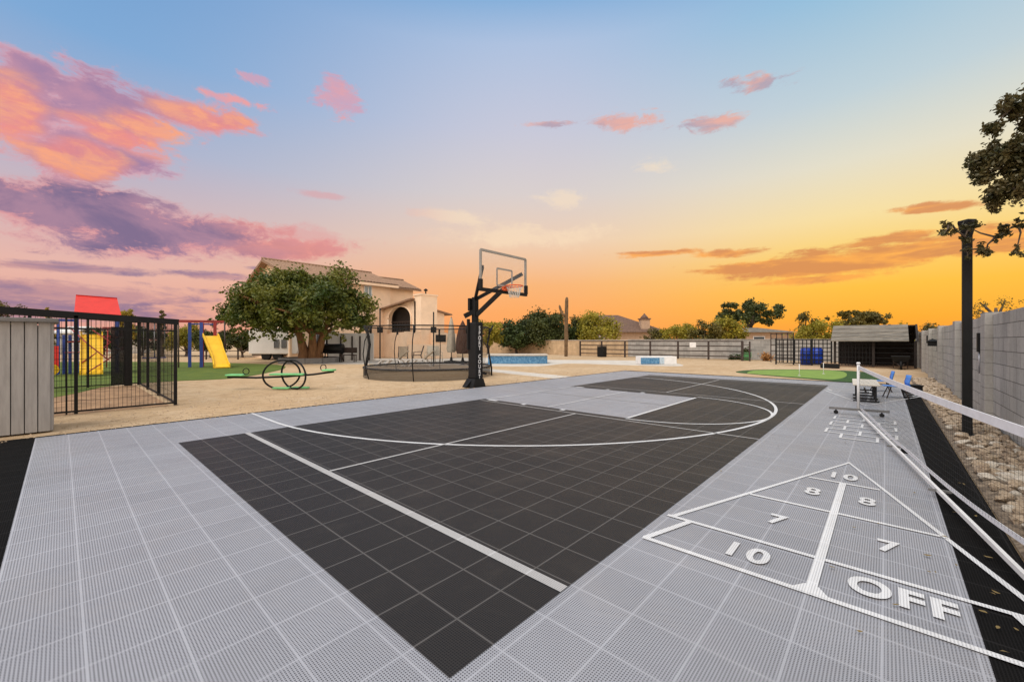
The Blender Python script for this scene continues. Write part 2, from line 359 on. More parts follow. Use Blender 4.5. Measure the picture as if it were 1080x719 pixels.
class MB:
    def __init__(s): s.v = []; s.f = []; s.smooth = set(); s.mi = []
    def add(s, vs, fs, smooth=False, mi=0):
        b = len(s.v); s.v += [tuple(x) for x in vs]
        for f in fs:
            if smooth: s.smooth.add(len(s.f))
            s.f.append(tuple(i+b for i in f)); s.mi.append(mi)
        return s
    def box(s, c, d, rz=0, mi=0):
        x, y, z = (q/2 for q in d); co, si = math.cos(rz), math.sin(rz)
        vs = [(c[0]+a*x*co-b*y*si, c[1]+a*x*si+b*y*co, c[2]+e*z) for e in (-1,1) for a, b in ((-1,-1),(1,-1),(1,1),(-1,1))]
        return s.add(vs, [(3,2,1,0),(4,5,6,7),(0,1,5,4),(1,2,6,5),(2,3,7,6),(3,0,4,7)], mi=mi)
    def bar(s, a, b, w, h=None, mi=0):
        a, b = Vector(a), Vector(b); h = h or w; d = (b-a)
        if d.length < 1e-6: return s
        d.normalize()
        up = Vector((0,0,1)) if abs(d.z) < .95 else Vector((0,1,0))
        sd = d.cross(up).normalized()*w/2; u = sd.cross(d).normalized()*h/2
        vs = [p+i*sd+j*u for p in (a, b) for i, j in ((-1,-1),(1,-1),(1,1),(-1,1))]
        return s.add(vs, [(3,2,1,0),(4,5,6,7),(0,1,5,4),(1,2,6,5),(2,3,7,6),(3,0,4,7)], mi=mi)
    def tube(s, pts, r, n=8, closed=False, cap=True):
        pts = [Vector(p) for p in pts]; k = len(pts); rr = r if isinstance(r, (list, tuple)) else [r]*k
        vs = []; ref = None
        for i, p in enumerate(pts):
            if closed: d = pts[(i+1) % k]-pts[i-1]
            else: d = pts[min(i+1, k-1)]-pts[max(i-1, 0)]
            d.normalize()
            if ref is None: ref = Vector((0,0,1)) if abs(d.z) < .9 else Vector((1,0,0))
            a = d.cross(ref)
            if a.length < 1e-4: a = d.cross(Vector((0,1,0)))
            a.normalize(); b = a.cross(d).normalized(); ref = b
            for j in range(n):
                t = 2*math.pi*j/n; vs.append(p+a*math.cos(t)*rr[i]+b*math.sin(t)*rr[i])
        fs = []
        for i in range(k if closed else k-1):
            for j in range(n):
                i2 = (i+1) % k
                fs.append((i*n+j, i2*n+j, i2*n+(j+1) % n, i*n+(j+1) % n))
        s.add(vs, fs, True)
        if cap and not closed:
            b0 = len(s.v)-len(vs)
            s.f.append(tuple(b0+j for j in range(n))); s.mi.append(0)
            s.f.append(tuple(b0+(k-1)*n+j for j in reversed(range(n)))); s.mi.append(0)
        return s
    def lathe(s, prof, n=24, c=(0,0,0), cap=True):
        vs = [(c[0]+r*math.cos(2*math.pi*j/n), c[1]+r*math.sin(2*math.pi*j/n), c[2]+z) for r, z in prof for j in range(n)]
        fs = [(i*n+j, i*n+(j+1) % n, (i+1)*n+(j+1) % n, (i+1)*n+j) for i in range(len(prof)-1) for j in range(n)]
        if cap:
            fs.append(tuple(reversed(range(n)))); fs.append(tuple((len(prof)-1)*n+j for j in range(n)))
        return s.add(vs, fs, True)
    def quad(s, a, b, c, d): return s.add([a,b,c,d], [(0,1,2,3)])
    def poly(s, pts, z): return s.add([(x,y,z) for x, y in pts], [tuple(range(len(pts)))])
    def slab(s, pts, z0, z1):
        n = len(pts); vs = [(x,y,z0) for x, y in pts]+[(x,y,z1) for x, y in pts]
        return s.add(vs, [tuple(reversed(range(n))), tuple(range(n,2*n))]+[(i,(i+1) % n,n+(i+1) % n,n+i) for i in range(n)])
    def prism(s, pts3, off):
        n = len(pts3); o = Vector(off); vs = [Vector(p) for p in pts3]+[Vector(p)+o for p in pts3]
        return s.add(vs, [tuple(reversed(range(n))), tuple(range(n,2*n))]+[(i,(i+1) % n,n+(i+1) % n,n+i) for i in range(n)])
    def strip(s, pts, w, z, closed=False):
        pts = [Vector((p[0],p[1])) for p in pts]; k = len(pts); L = []; Rr = []
        for i in range(k):
            a = pts[i-1] if (i or closed) else None; b = pts[(i+1) % k] if (i < k-1 or closed) else None
            d1 = (pts[i]-a).normalized() if a is not None else None; d2 = (b-pts[i]).normalized() if b is not None else None
            d1 = d1 or d2; d2 = d2 or d1
            n1 = Vector((-d1.y,d1.x)); n2 = Vector((-d2.y,d2.x)); n = (n1+n2)
            n = n/(max(.35, 1+n1.dot(n2)))
            L.append(pts[i]+n*w/2); Rr.append(pts[i]-n*w/2)
        vs = [(p.x,p.y,z) for p in L]+[(p.x,p.y,z) for p in Rr]
        return s.add(vs, [(i, k+i, k+(i+1) % k, (i+1) % k) for i in range(k if closed else k-1)])
    def mesh(s, name):
        me = bpy.data.meshes.new(name); me.from_pydata(s.v, [], s.f)
        for i in s.smooth: me.polygons[i].use_smooth = True
        if any(s.mi): me.polygons.foreach_set('material_index', s.mi)
        bm = bmesh.new(); bm.from_mesh(me); bmesh.ops.recalc_face_normals(bm, faces=bm.faces); bm.to_mesh(me); bm.free()
        me.update(); return me
    def build(s, name, m, parent=None, loc=(0,0,0), rz=0.0, bevel=0.0):
        o = link(name, s.mesh(name), m, parent, loc, rz)
        if bevel:
            b = o.modifiers.new('bevel', 'BEVEL'); b.width = bevel; b.segments = 2; b.limit_method = 'ANGLE'
        return o
def struct(name, mb, m): return tag(mb.build(name, m), kind='structure')
def text_mb(body, size, bold=.012, xs=1.0, spacing=1.0, extrude=0.0):
    cu = bpy.data.curves.new('lettering', 'FONT'); cu.body = body; cu.size = size; cu.align_x = 'CENTER'; cu.align_y = 'CENTER'
    cu.offset = bold; cu.extrude = extrude; cu.space_character = spacing; cu.resolution_u = 6
    ob = bpy.data.objects.new('lettering', cu); COL.objects.link(ob)
    bpy.context.view_layer.update()
    me = bpy.data.meshes.new_from_object(ob.evaluated_get(bpy.context.evaluated_depsgraph_get()))
    vs = [(v.co.x*xs, v.co.y, v.co.z) for v in me.vertices]; fs = [tuple(p.vertices) for p in me.polygons]
    bpy.data.objects.remove(ob); bpy.data.curves.remove(cu); bpy.data.meshes.remove(me)
    return vs, fs
def ft(*p): return tuple((u*FT, v*FT) for u, v in p)

# ------------------------------------------------------------------ ground
g = MB(); g.box((0,0,-.265), (5000,5000,.5)); struct('ground', g, M['ground'])
# ------------------------------------------------------------------ sport court (feet, origin at a tile corner)
def rect(u0,u1,v0,v1): return ft((u0,v0),(u1,v0),(u1,v1),(u0,v1))
mb = MB(); mb.slab(rect(-5.05,54.0,-6.08,25.0), -.03, 0); struct('court_border', mb, M['tile_border'])
mb = MB(); mb.poly(rect(-4.03,53.0,-5.1,24.62), .003); struct('court', mb, M['tile_grey'])
mb = MB()
mb.poly(rect(.19,18.6,.19,18.65), .006); mb.poly(rect(30.0,48.2,.19,18.65), .006); mb.poly(rect(18.6,30.0,.19,6.9), .006)
struct('court_inner_field', mb, M['tile_black'])
Z = .0085; mb = MB(); LW = .17*FT
UC, VB = 24.35, 20.65
arc = [(UC-19.75, 24.62)]+[(UC-19.75*math.cos(t), VB-19.75*math.sin(t)) for t in np.linspace(0, math.pi, 73)]+[(UC+19.75, 24.62)]
mb.strip(ft(*arc), LW, Z)
mb2 = MB(); mb2.strip(ft((2.78,.19),(2.78,18.65)), .22*FT, Z)
mb2.strip(ft((2.89,9.9),(17.78,9.9)), .12*FT, Z+.001); mb2.strip(ft((17.85,.19),(17.85,18.3)), .11*FT, Z)
mb2.strip(ft((31.7,.19),(31.7,18.6)), .11*FT, Z); mb2.strip(ft((31.75,9.9),(46.8,9.9)), .12*FT, Z+.001); mb2.strip(ft((46.85,.19),(46.85,18.6)), .15*FT, Z)
mb.strip(ft((18.6,6.9),(30.0,6.9)), LW*1.05, Z+.001)
mb.strip(ft((18.62,12.65),(29.95,12.65)), .12*FT, Z+.001)
mb2.strip(ft((24.8,7.0),(24.8,18.3)), .10*FT, Z+.002)
mb.strip(ft((18.4,18.25),(30.2,18.25)), .12*FT, Z+.003)
ftc = [(UC+6*math.cos(t), 6.9-6*math.sin(t)) for t in np.linspace(0, math.pi, 41)]
mb.strip(ft(*ftc), .14*FT, Z+.002)
for u in (18.42, 30.15):
    for v, l in ((17.6,.9),(14.6,.35),(11.3,.35)):
        mb.strip(ft((u,v-l/2),(u,v+l/2)), .32*FT, Z+.001)
struct('court_lines', mb, M['tile_white'])
M['tile_line_grey'] = tile_mat('grey_painted_line', (.44,.43,.42), (.24,.23,.22), (.55,.55,.55), hole_size=.2)
struct('pickleball_lines', mb2, M['tile_line_grey'])
# shuffleboard
def shuffle(mb, apex, sgn):
    m = lambda d, w: (apex-sgn*d, -3.05+w)
    S1 = lambda *p: mb.strip(ft(*p), .135*FT, Z)
    mb.strip(ft(m(8.9,-3.0), m(0,0), m(8.9,3.0)), .125*FT, Z)
    mb.strip(ft(m(8.86,3.1), m(8.86,-3.1)), .125*FT, Z+.001)
    mb.strip(ft(m(2.9,.86), m(2.9,-.86)), .12*FT, Z+.001); mb.strip(ft(m(5.85,1.9), m(5.85,-1.9)), .12*FT, Z+.001)
    mb.strip(ft(m(2.9,0), m(10.4,0)), .165*FT, Z+.002)
    mb.strip(ft(m(8.9,2.55), m(10.4,3.0)), .14*FT, Z+.002); mb.strip(ft(m(8.9,-2.55), m(10.4,-3.0)), .14*FT, Z+.002)
    mb.strip(ft(m(10.4,3.05), m(10.4,-3.05)), .13*FT, Z+.0015)
    mb.poly(ft(m(10.1,.1), m(10.1,-.1), m(10.42,-.30), m(10.42,.30)), Z+.0025)
mb = MB(); shuffle(mb, 15.98, 1); shuffle(mb, 33.75, -1); struct('shuffleboard_lines', mb, M['tile_white'])
mb = MB()
def floor_text(body, u, v, size, xs, bold):
    vs, fs = text_mb(body, size*FT, bold, xs, 1.0+.14*(len(body) > 1))
    mb.add([(u*FT+y, v*FT-x, .0125) for x, y, z in vs], fs)
def px_ft(px, py): p = gnd(px, py); return p.x/FT, p.y/FT
for body, px, py, size, xs, b in (('10',888,503.3,.98,.76,.007),('8',857,519.3,.92,.82,.006),('8',914.5,530.3,.92,.82,.006),('7',819,549.3,.88,.82,.008),('7',936,578,.88,.82,.008),('10',785.5,584.5,.94,.88,.008),('OFF',949,632,.92,.80,.011)):
    u, v = px_ft(px, py); floor_text(body, u, v, size, xs, b)
struct('shuffleboard_numbers', mb, M['tile_white'])
mb = MB()      # hopscotch: alternating single and double squares
u0, du, vl, vr = 20.65, 1.14, -1.85, -4.4; vm_ = (vl+vr)/2; q = (vl-vr)/4; w = .13*FT
for i in range(6):
    ua, ub = u0+i*du, u0+(i+1)*du
    spans = [(vl-q, vr+q)] if i % 2 == 0 else [(vl, vm_), (vm_, vr)]
    edges = sorted({a for s_ in spans for a in s_})
    for e in edges: mb.strip(ft((ua,e),(ub,e)), w*.8, Z+.0008*(i % 2))
lo, hi = vr, vl
for i in range(7):
    a, b = (vl-q, vr+q) if i == 0 else (vl, vr)
    mb.strip(ft((u0+i*du,a),(u0+i*du,b)), w, Z+.002)
struct('hopscotch_lines', mb, M['tile_white'])

# ground areas
def curve_poly(pts, n=6):
    P = [Vector(p).to_2d() for p in pts]; k = len(P); o = []
    for i in range(k):
        p0, p1, p2, p3 = P[i-1], P[i], P[(i+1) % k], P[(i+2) % k]
        for j in range(n):
            t = j/n
            o.append(tuple(.5*((2*p1)+(p2-p0)*t+(2*p0-5*p1+4*p2-p3)*t*t+(3*p1-p0-3*p2+p3)*t**3)))
    return o
mb = MB(); mb.slab(curve_poly([gnd(*p) for p in ((20,417),(120,406),(187,401.3),(240,399),(276,394),(300,388),(292,384.5),(240,382.5),(180,381.5),(60,381.5),(0,385))]), -.02, -.003)
tag(struct('lawn', mb, M['turf']))
mb = MB(); mb.slab(curve_poly([gnd(*p) for p in ((776,391.8),(800,389.6),(850,389.4),(900,391),(926,394.5),(930,400),(900,402.6),(850,399),(800,394.8))]), -.02, -.006); struct('turf_fringe', mb, M['fringe'])
mb = MB(); mb.slab(curve_poly([gnd(*p) for p in ((788,393),(800,390.3),(850,390),(886,391.3),(893,396),(880,399.8),(850,398),(800,394.4))]), -.015, -.001); struct('putting_green', mb, M['putting'])
mb = MB(); mb.slab([(-3.2,9.95),(.55,9.95),(.55,15.9),(-3.2,15.9)], -.02, -.010); struct('kennel_dirt', mb, M['dirt'])
mb = MB(); mb.slab([tuple(gnd(*p).to_2d()) for p in ((500,387.2),(620,398.2),(592,399.6),(500,389.6))], -.02, -.009)
mb.slab(curve_poly([gnd(*p) for p in ((480,384),(560,386),(600,383),(655,384.5),(720,385.5),(690,380.5),(600,379.3),(520,379.5))]), -.02, -.011); struct('pool_deck', mb, M['concrete'])
mb = MB(); mb.slab([tuple(gnd(*p).to_2d()) for p in ((330,383.5),(520,384),(520,377),(330,378))], -.02, -.012); struct('patio', mb, M['concrete'])

# ------------------------------------------------------------------ block walls
def wall_x(name, u0, u1, v, h, th, m, label, pil=(), pilw=.4):
    t = thing(name, label, 'wall', (u0, v, 0))
    mb = MB(); mb.box(((u1-u0)/2, -th/2, h/2-.1), (u1-u0, th, h+.2)); mb.build('wall_body', m, t)
    for p in pil:
        b = MB(); b.box((p-u0, -.06, h/2+.01), (pilw, .30, h+.06)); b.build('pilaster', M['pilaster'], t, bevel=.008)
    return t
wall_x('block_wall', -6, 32.3, -2.49, 1.77, .2, M['cmu'], 'long grey concrete block wall with pilasters along the right side of the court', [1.35,5.3,9.2,13.1,17.1,20.9,24.8,28.7])
def wall_y(name, v0, v1, u, h, th, m, label):
    t = thing(name, label, 'wall', (u, v0, 0))
    mb = MB(); mb.box((th/2, (v1-v0)/2, h/2), (th, v1-v0, h)); mb.build('wall_body', m, t)
    c = MB(); c.box((th/2, (v1-v0)/2, h+.03), (th+.06, v1-v0, .06)); c.build('coping', M['coping'] if m is M['cmu_tan'] else m, t, bevel=.01)
wall_y('block_wall', -2.4, 15.5, 32.5, 1.42, .2, M['cmu_far'], 'weathered grey block wall behind the pipe rail fence at the far end of the yard')
wall_y('block_wall', 15.5, 38, 32.5, 1.38, .2, M['cmu_tan'], 'tan block wall below the dark hedge behind the blue tiled pool wall')

# ------------------------------------------------------------------ rocks along the wall
rng = random.Random(4)
def rock_mesh(i):
    bm = bmesh.new(); bmesh.ops.create_icosphere(bm, subdivisions=2, radius=.5)
    r = random.Random(i*7+1); ax = [Vector((r.uniform(-1,1),r.uniform(-1,1),r.uniform(-1,1))).normalized() for _ in range(9)]; of = [r.uniform(.20,.40) for _ in ax]
    for v in bm.verts:
        for a, o in zip(ax, of):
            d = v.co.dot(a)
            if d > o: v.co -= a*(d-o)*.9
        v.co *= 1+r.uniform(-.05,.05)
        v.co.z *= .72
    me = bpy.data.meshes.new('rock'); bm.to_mesh(me); bm.free(); return me
rocks = []
for i in range(12):
    me = rock_mesh(i); me.materials.append(M[('rock_a','rock_b','rock_a','rock_c')[i % 4]]); rocks.append(me)
mb = MB()
nu, nv = 160, 8
for i in range(nu+1):
    for j in range(nv+1):
        u = 1.2+i*(19.5-1.2)/nu; v = -1.86-j*.62/nv
        mb.v.append((u, v, .005+.05*rng.random()*(0 < j)))
for i in range(nu):
    for j in range(nv):
        a = i*(nv+1)+j; mb.f.append((a,a+nv+1,a+nv+2,a+1)); mb.mi.append(0)
struct('rock_bed', mb, M['rockbed'])
pts = []; tries = 0
while len(pts) < 760 and tries < 60000:
    tries += 1
    u = 1.8+17.5*rng.random()**1.35; v = rng.uniform(-2.43, -1.94); s = rng.uniform(.075, .165)*(1 if rng.random() < .85 else 1.3)
    if abs(u-7.66) < .16 and abs(v+2.08) < .16: continue
    if all((u-a)**2+(v-b)**2 > (.40*(s+c_))**2 for a, b, c_ in pts): pts.append((u, v, s))
pts.sort(key=lambda p: (p[0]-CX)**2)
stuff = MB()
for k, (u, v, s) in enumerate(pts):
    me = rocks[rng.randrange(12)]; rot = (rng.uniform(-.3,.3), rng.uniform(-.3,.3), rng.uniform(0,6.28)); sc = (s*rng.uniform(1.0,1.35), s*rng.uniform(.85,1.1), s*rng.uniform(.7,1.1)); z = s*.22+.02
    if k < 290:
        o = bpy.data.objects.new('landscape_rock', me); COL.objects.link(o); o.location = (u, v, z); o.rotation_euler = rot; o.scale = sc
        tag(o, 'angular tan or brown rock lying along the foot of the block wall', 'rock', 'rocks along the block wall')
    else:
        mt = Matrix.LocRotScale(Vector((u,v,z)), __import__('mathutils').Euler(rot), Vector(sc))
        stuff.add([mt @ q.co for q in me.vertices], [tuple(p.vertices) for p in me.polygons])
tag(stuff.build('distant_rocks', M['rock_a']), 'mass of small tan rocks at the far end of the rock strip', 'rocks', kind='stuff')

# ------------------------------------------------------------------ portable net
NA = Vector((8.75,-.86)); nd = Vector((-.989,-.148)).normalized(); npn = Vector((-nd.y, nd.x)); NL = 7.9
def np_(t, z, off=0.0): p = NA+nd*t+npn*off; return Vector((p.x-NA.x, p.y-NA.y, z))
net = thing('pickleball_net', 'portable white taped net on casters crossing the right edge of the grey court', 'sports net', (NA.x, NA.y, 0))
for t in (0, NL):
    b = MB(); b.tube([np_(t,.09), np_(t,.93)], .022, 10); b.lathe([(.03,.93),(.032,.95),(.02,.965)], 10, np_(t,0)); b.build('post', M['white'], net)
    b = MB(); b.bar(np_(t,.105,-.42), np_(t,.105,.42), .045, .04); ft_ = b.build('foot', M['grey_cap'], net)
    for sgn in (-.32,.32):
        w_ = MB(); c_ = np_(t,.035,sgn); w_.tube([c_-Vector((nd.x,nd.y,0))*.015, c_+Vector((nd.x,nd.y,0))*.015], .035, 12); w_.bar(c_, c_+Vector((0,0,.06)), .02); w_.build('caster', M['black'], ft_)
b = MB(); b.bar(np_(0,.075), np_(NL,.075), .022, .03); b.build('base_bar', M['white'], net)
for t in (2.96, 4.73):
    w_ = MB(); w_.bar(np_(t,.07,.09), np_(t,.07,-.06), .02, .02); leg = w_.build('stabiliser', M['grey_cap'], net)
    c_ = np_(t,.035,.10); w_ = MB(); w_.tube([c_-Vector((nd.x,nd.y,0))*.015, c_+Vector((nd.x,nd.y,0))*.015], .035, 12); w_.build('caster', M['black'], leg)
zt = lambda t: .90-.035*math.sin(math.pi*t/NL)
zb = lambda t: .115+.13*max(0, (t-4.2)/2.5)**1.3+.01*math.sin(t*2)
top = MB()
N = 40
for i in range(N):
    a, b_ = i*NL/N, (i+1)*NL/N
    top.add([np_(a,zt(a)-.055,.006), np_(b_,zt(b_)-.055,.006), np_(b_,zt(b_)+.004,.004), np_(a,zt(a)+.004,.004), np_(a,zt(a)-.055,-.006), np_(b_,zt(b_)-.055,-.006), np_(b_,zt(b_)+.004,-.004), np_(a,zt(a)+.004,-.004)],
            [(0,1,2,3),(7,6,5,4),(3,2,6,7),(1,0,4,5)])
top.build('top_tape', M['vinyl'], net)
bt = MB()
for i in range(N):
    a, b_ = i*NL/N, (i+1)*NL/N
    bt.add([np_(a,zb(a),.026), np_(b_,zb(b_),.026), np_(b_,zb(b_)+.035,.024), np_(a,zb(a)+.035,.024), np_(a,zb(a),.032), np_(b_,zb(b_),.032), np_(b_,zb(b_)+.035,.030), np_(a,zb(a)+.035,.030)],
           [(0,1,2,3),(7,6,5,4),(3,2,6,7),(1,0,4,5)])
bt.build('bottom_tape', M['vinyl'], net)
ms = MB(); sp = .048; k = int(NL/sp)
for i in range(1, k):
    t = i*sp; ms.bar(np_(t,zb(t)+.03,.01), np_(t,zt(t)-.05,.0), .0009)
for j in range(1, 15):
    f = j/15
    for i in range(12):
        a, b_ = i*NL/12, (i+1)*NL/12
        ms.bar(np_(a,zb(a)*(1-f)+zt(a)*f,.01*(1-f)), np_(b_,zb(b_)*(1-f)+zt(b_)*f,.01*(1-f)), .0009)
ms.build('netting', M['netcord'], net)

# ------------------------------------------------------------------ basketball hoop
HU = 7.40
hp = thing('basketball_hoop', 'tall black basketball hoop with clear backboard and padded post beside the court', 'basketball hoop', (7.32, 7.82, 0))
ox, oy = 7.32, 7.82
b = MB(); b.box((0,0,1.35), (.15,.15,2.6)); b.build('pole', M['black'], hp, bevel=.01)
b = MB(); b.box((0,-.02,1.07), (.30,.34,1.66)); pad = b.build('pole_pad', mat('black_vinyl_pad', (.012,.012,.013), .6, .2, spec=.2), hp, bevel=.03)
word = 'SPORT COURT'; tb = MB(); z = 1.80; st = 1.56/10.6
for ch in word:
    if ch == ' ': z -= st*.7; continue
    vs, fs = text_mb(ch, st*1.12, .004, .85)
    tb.add([(x, -.1935, z-st/2+y) for x, y, zz in vs], fs); z -= st
tb.build('lettering', M['white'], pad)
b = MB(); b.add([(-.30,-.22,-.03),(.24,-.22,-.03),(.24,.26,-.03),(-.30,.26,-.03),(-.17,-.19,.24),(.16,-.19,.24),(.16,.17,.24),(-.17,.17,.24)], [(0,1,2,3),(7,6,5,4),(0,4,5,1),(1,5,6,2),(2,6,7,3),(3,7,4,0)])
b.add([(-.42,-.05,0),(-.17,-.05,0),(-.17,-.05,.22),(-.42,.05,0),(-.17,.05,0),(-.17,.05,.22)], [(0,1,2),(5,4,3),(0,3,4,1),(1,4,5,2),(2,5,3,0)])
b.build('base', M['black'], hp)
P = lambda u, v, z: Vector((u-ox, v-oy, z))
BV, BZ0, BZ1, BU0, BU1 = 6.70, 2.73, 3.77, HU-.915, HU+.915
for u in (BU0+.12, BU1-.08):
    b = MB(); b.bar(P(ox,oy,2.58), P(u,BV+.05,3.34), .075, .10); b.build('upper_arm', M['black'], hp)
b = MB(); b.bar(P(ox,oy,2.08), P(HU+.0,BV+.05,2.80), .10, .10); b.build('lower_arm', M['black'], hp)
b = MB(); b.bar(P(ox-.10,oy+.12,2.62), P(ox-.10,oy+.12,2.25), .09); b.bar(P(ox-.25,oy+.2,2.08), P(ox,oy,2.25), .10, .14); b.bar(P(ox-.16,oy+.12,2.0), P(ox-.16,oy+.12,1.1), .07); b.build('height_actuator', M['black'], hp)
b = MB(); b.bar(P(ox+.1,oy-.1,.42), P(ox+.34,oy-.12,.36), .05, .07); b.build('crank_handle', M['black'], hp)
b = MB(); fw_ = .05
for a, c_ in (((BU0,BZ0),(BU1,BZ0)),((BU0,BZ1),(BU1,BZ1)),((BU0,BZ0),(BU0,BZ1)),((BU1,BZ0),(BU1,BZ1))):
    b.bar(P(a[0],BV,a[1]), P(c_[0],BV,c_[1]), .045 if a[1] == c_[1] else .045, .06)
fr = b.build('backboard_frame', M['boardframe'], hp)
b = MB(); b.bar(P(BU0-.03,BV-.01,BZ0-.01), P(BU1+.03,BV-.01,BZ0-.01), .08, .09)
for u in (BU0-.005, BU1+.005): b.bar(P(u,BV-.01,BZ0), P(u,BV-.01,BZ0+.26), .08, .09)
b.build('edge_padding', M['black'], hp)
b = MB(); b.box(P((BU0+BU1)/2,BV,(BZ0+BZ1)/2), (1.78,.012,.99)); gl = b.build('backboard_glass', M['acrylic'], hp)
b = MB(); s0, s1, q0, q1 = HU-.305, HU+.305, BZ0+.16, BZ0+.16+.46
for a, c_ in (((s0,q0),(s1,q0)),((s0,q1),(s1,q1)),((s0,q0),(s0,q1)),((s1,q0),(s1,q1))): b.bar(P(a[0],BV-.012,a[1]), P(c_[0],BV-.012,c_[1]), .008, .05)
b.build('target_square', M['boardframe'], gl)
RZ, RV = 2.86, BV-.15-.229
b = MB(); b.tube([P(HU+.229*math.cos(t), RV+.229*math.sin(t), RZ) for t in np.linspace(0, 2*math.pi, 33)[:-1]], .016, 8, closed=True)
b.box(P(HU,BV-.06,RZ-.05), (.18,.14,.12)); b.bar(P(HU-.1,BV-.08,RZ-.02), P(HU-.17,RV+.14,RZ), .03); b.bar(P(HU+.1,BV-.08,RZ-.02), P(HU+.17,RV+.14,RZ), .03)
rim = b.build('rim', M['rim'], hp)
b = MB(); nn = 14
for k in range(nn):
    for sg in (1,-1):
        pts_ = []
        for j in range(6):
            f = j/5; rr = .225-.10*f**.7; a = 2*math.pi*(k+sg*f*1.5)/nn
            pts_.append(P(HU+rr*math.cos(a), RV+rr*math.sin(a), RZ-.02-.30*f))
        b.tube(pts_, .006, 4, cap=False)
b.build('hoop_net', M['string'], rim)

# ------------------------------------------------------------------ lamp post by the rocks
lp = thing('lamp_post', 'tall black square lamp post standing in the rock strip with leaves round its head', 'lamp post', (7.66,-2.08,0))
b = MB(); b.box((0,0,1.42), (.098,.098,2.9)); b.build('pole', M['black'], lp, bevel=.006)
b = MB(); b.box((0,0,.02), (.24,.24,.03)); b.build('base_plate', M['black'], lp)
hd = MB(); hd.lathe([(.055,2.84),(.068,2.90),(.095,3.03),(.09,3.06),(.02,3.07)], 4); hd.build('lamp_head', M['black'], lp)

# ------------------------------------------------------------------ wall boxes
def wall_box(px, py, w, h, d, name, label, m):
    r = (px-540)/F; dep = (-2.49-CY)/(FW[1]+RT[1]*r); p = atd(px, dep, py)
    t = thing(name, label, 'utility box' if name == 'utility_box' else 'wall lamp', (p.x, -2.49, p.z))
    return t, w, h, d
t, *_ = wall_box(1035.5, 361, 0,0,0, 'utility_box', 'slim dark utility box fixed to the block wall beside the nearest pilaster', None)
b = MB(); b.box((0,.03,0), (.10,.06,.34)); b.build('cover', M['black'], t, bevel=.008); b = MB(); b.tube([(0,.03,-.17),(0,.03,-.55)], .012, 8); b.build('conduit', M['grey_metal'], t)
t, *_ = wall_box(990, 364, 0,0,0, 'wall_lamp', 'small black wall lamp mounted on the block wall far along', None)
b = MB(); b.box((0,.02,.0), (.16,.04,.4)); b.build('mount_plate', M['black'], t); b = MB(); b.box((0,.14,.05), (.22,.22,.16)); b.add([(-.15,.0,.13),(.15,.0,.13),(.15,.28,.13),(-.15,.28,.13),(0,.14,.22)], [(0,1,4),(1,2,4),(2,3,4),(3,0,4),(3,2,1,0)]); b.build('lantern', M['black'], t)
t, *_ = wall_box(981, 360.5, 0,0,0, 'utility_box', 'distant dark utility box on the block wall near the shelter', None)
b = MB(); b.box((0,.05,.1), (.3,.1,.3)); b.build('cover', M['black'], t, bevel=.01); b = MB(); b.tube([(0,.04,-.05),(0,.04,-.9)], .015, 8); b.build('conduit', M['black'], t)

# ------------------------------------------------------------------ trees
def leaf_mesh(centers, radii, n, size, seed, flat=.9, aspect=1.6):
    r = np.random.default_rng(seed); C = np.array(centers, float); Ra = np.array(radii, float)
    if Ra.ndim == 1: Ra = np.repeat(Ra[:,None], 3, 1)*np.array([1,1,flat])
    wgt = (Ra.prod(1))**(2/3); idx = r.choice(len(C), n, p=wgt/wgt.sum())
    d = r.normal(size=(n,3)); d /= np.linalg.norm(d, axis=1)[:,None]
    rad = r.random(n)**.5*(1+.34*np.abs(r.normal(size=n))*(r.random(n) < .35))
    P = C[idx]+d*Ra[idx]*rad[:,None]
    nrm = d*.7+r.normal(size=(n,3))*.8+np.array([0,0,.5]); nrm /= np.linalg.norm(nrm, axis=1)[:,None]
    t = np.cross(nrm, r.normal(size=(n,3))); t /= np.linalg.norm(t, axis=1)[:,None]; b = np.cross(nrm, t)
    s = size*(.55+.9*r.random(n))[:,None]
    q = np.stack([P+t*s*aspect/2, P+b*s*.5, P-t*s*aspect/2, P-b*s*.5], 1).reshape(-1,3)
    me = bpy.data.meshes.new('foliage'); me.vertices.add(4*n); me.vertices.foreach_set('co', q.ravel())
    me.loops.add(4*n); me.loops.foreach_set('vertex_index', np.arange(4*n, dtype=np.int32))
    me.polygons.add(n); me.polygons.foreach_set('loop_start', np.arange(0, 4*n, 4, dtype=np.int32)); me.polygons.foreach_set('loop_total', np.full(n, 4, dtype=np.int32))
    me.update(calc_edges=True); me.validate(); return me
def clumps(c, rad, n, seed, size=.3, shell=.75, low=-.75):
    """n clump centres spread through an ellipsoid, thinner and ragged at its outside"""
    r = random.Random(seed); o = []; rr = []
    while len(o) < n:
        d = Vector((r.gauss(0,1), r.gauss(0,1), r.gauss(0,1))).normalized(); k = r.uniform(.25,1)**.5
        if d.z < low: continue
        k *= 1+.22*math.sin(3*d.x+seed)*math.cos(4*d.y+2*d.z+seed)
        o.append((c[0]+d.x*rad[0]*k*shell, c[1]+d.y*rad[1]*k*shell, c[2]+d.z*rad[2]*k*shell)); rr.append(size*min(rad)*r.uniform(.55,1.25))
    return o, rr
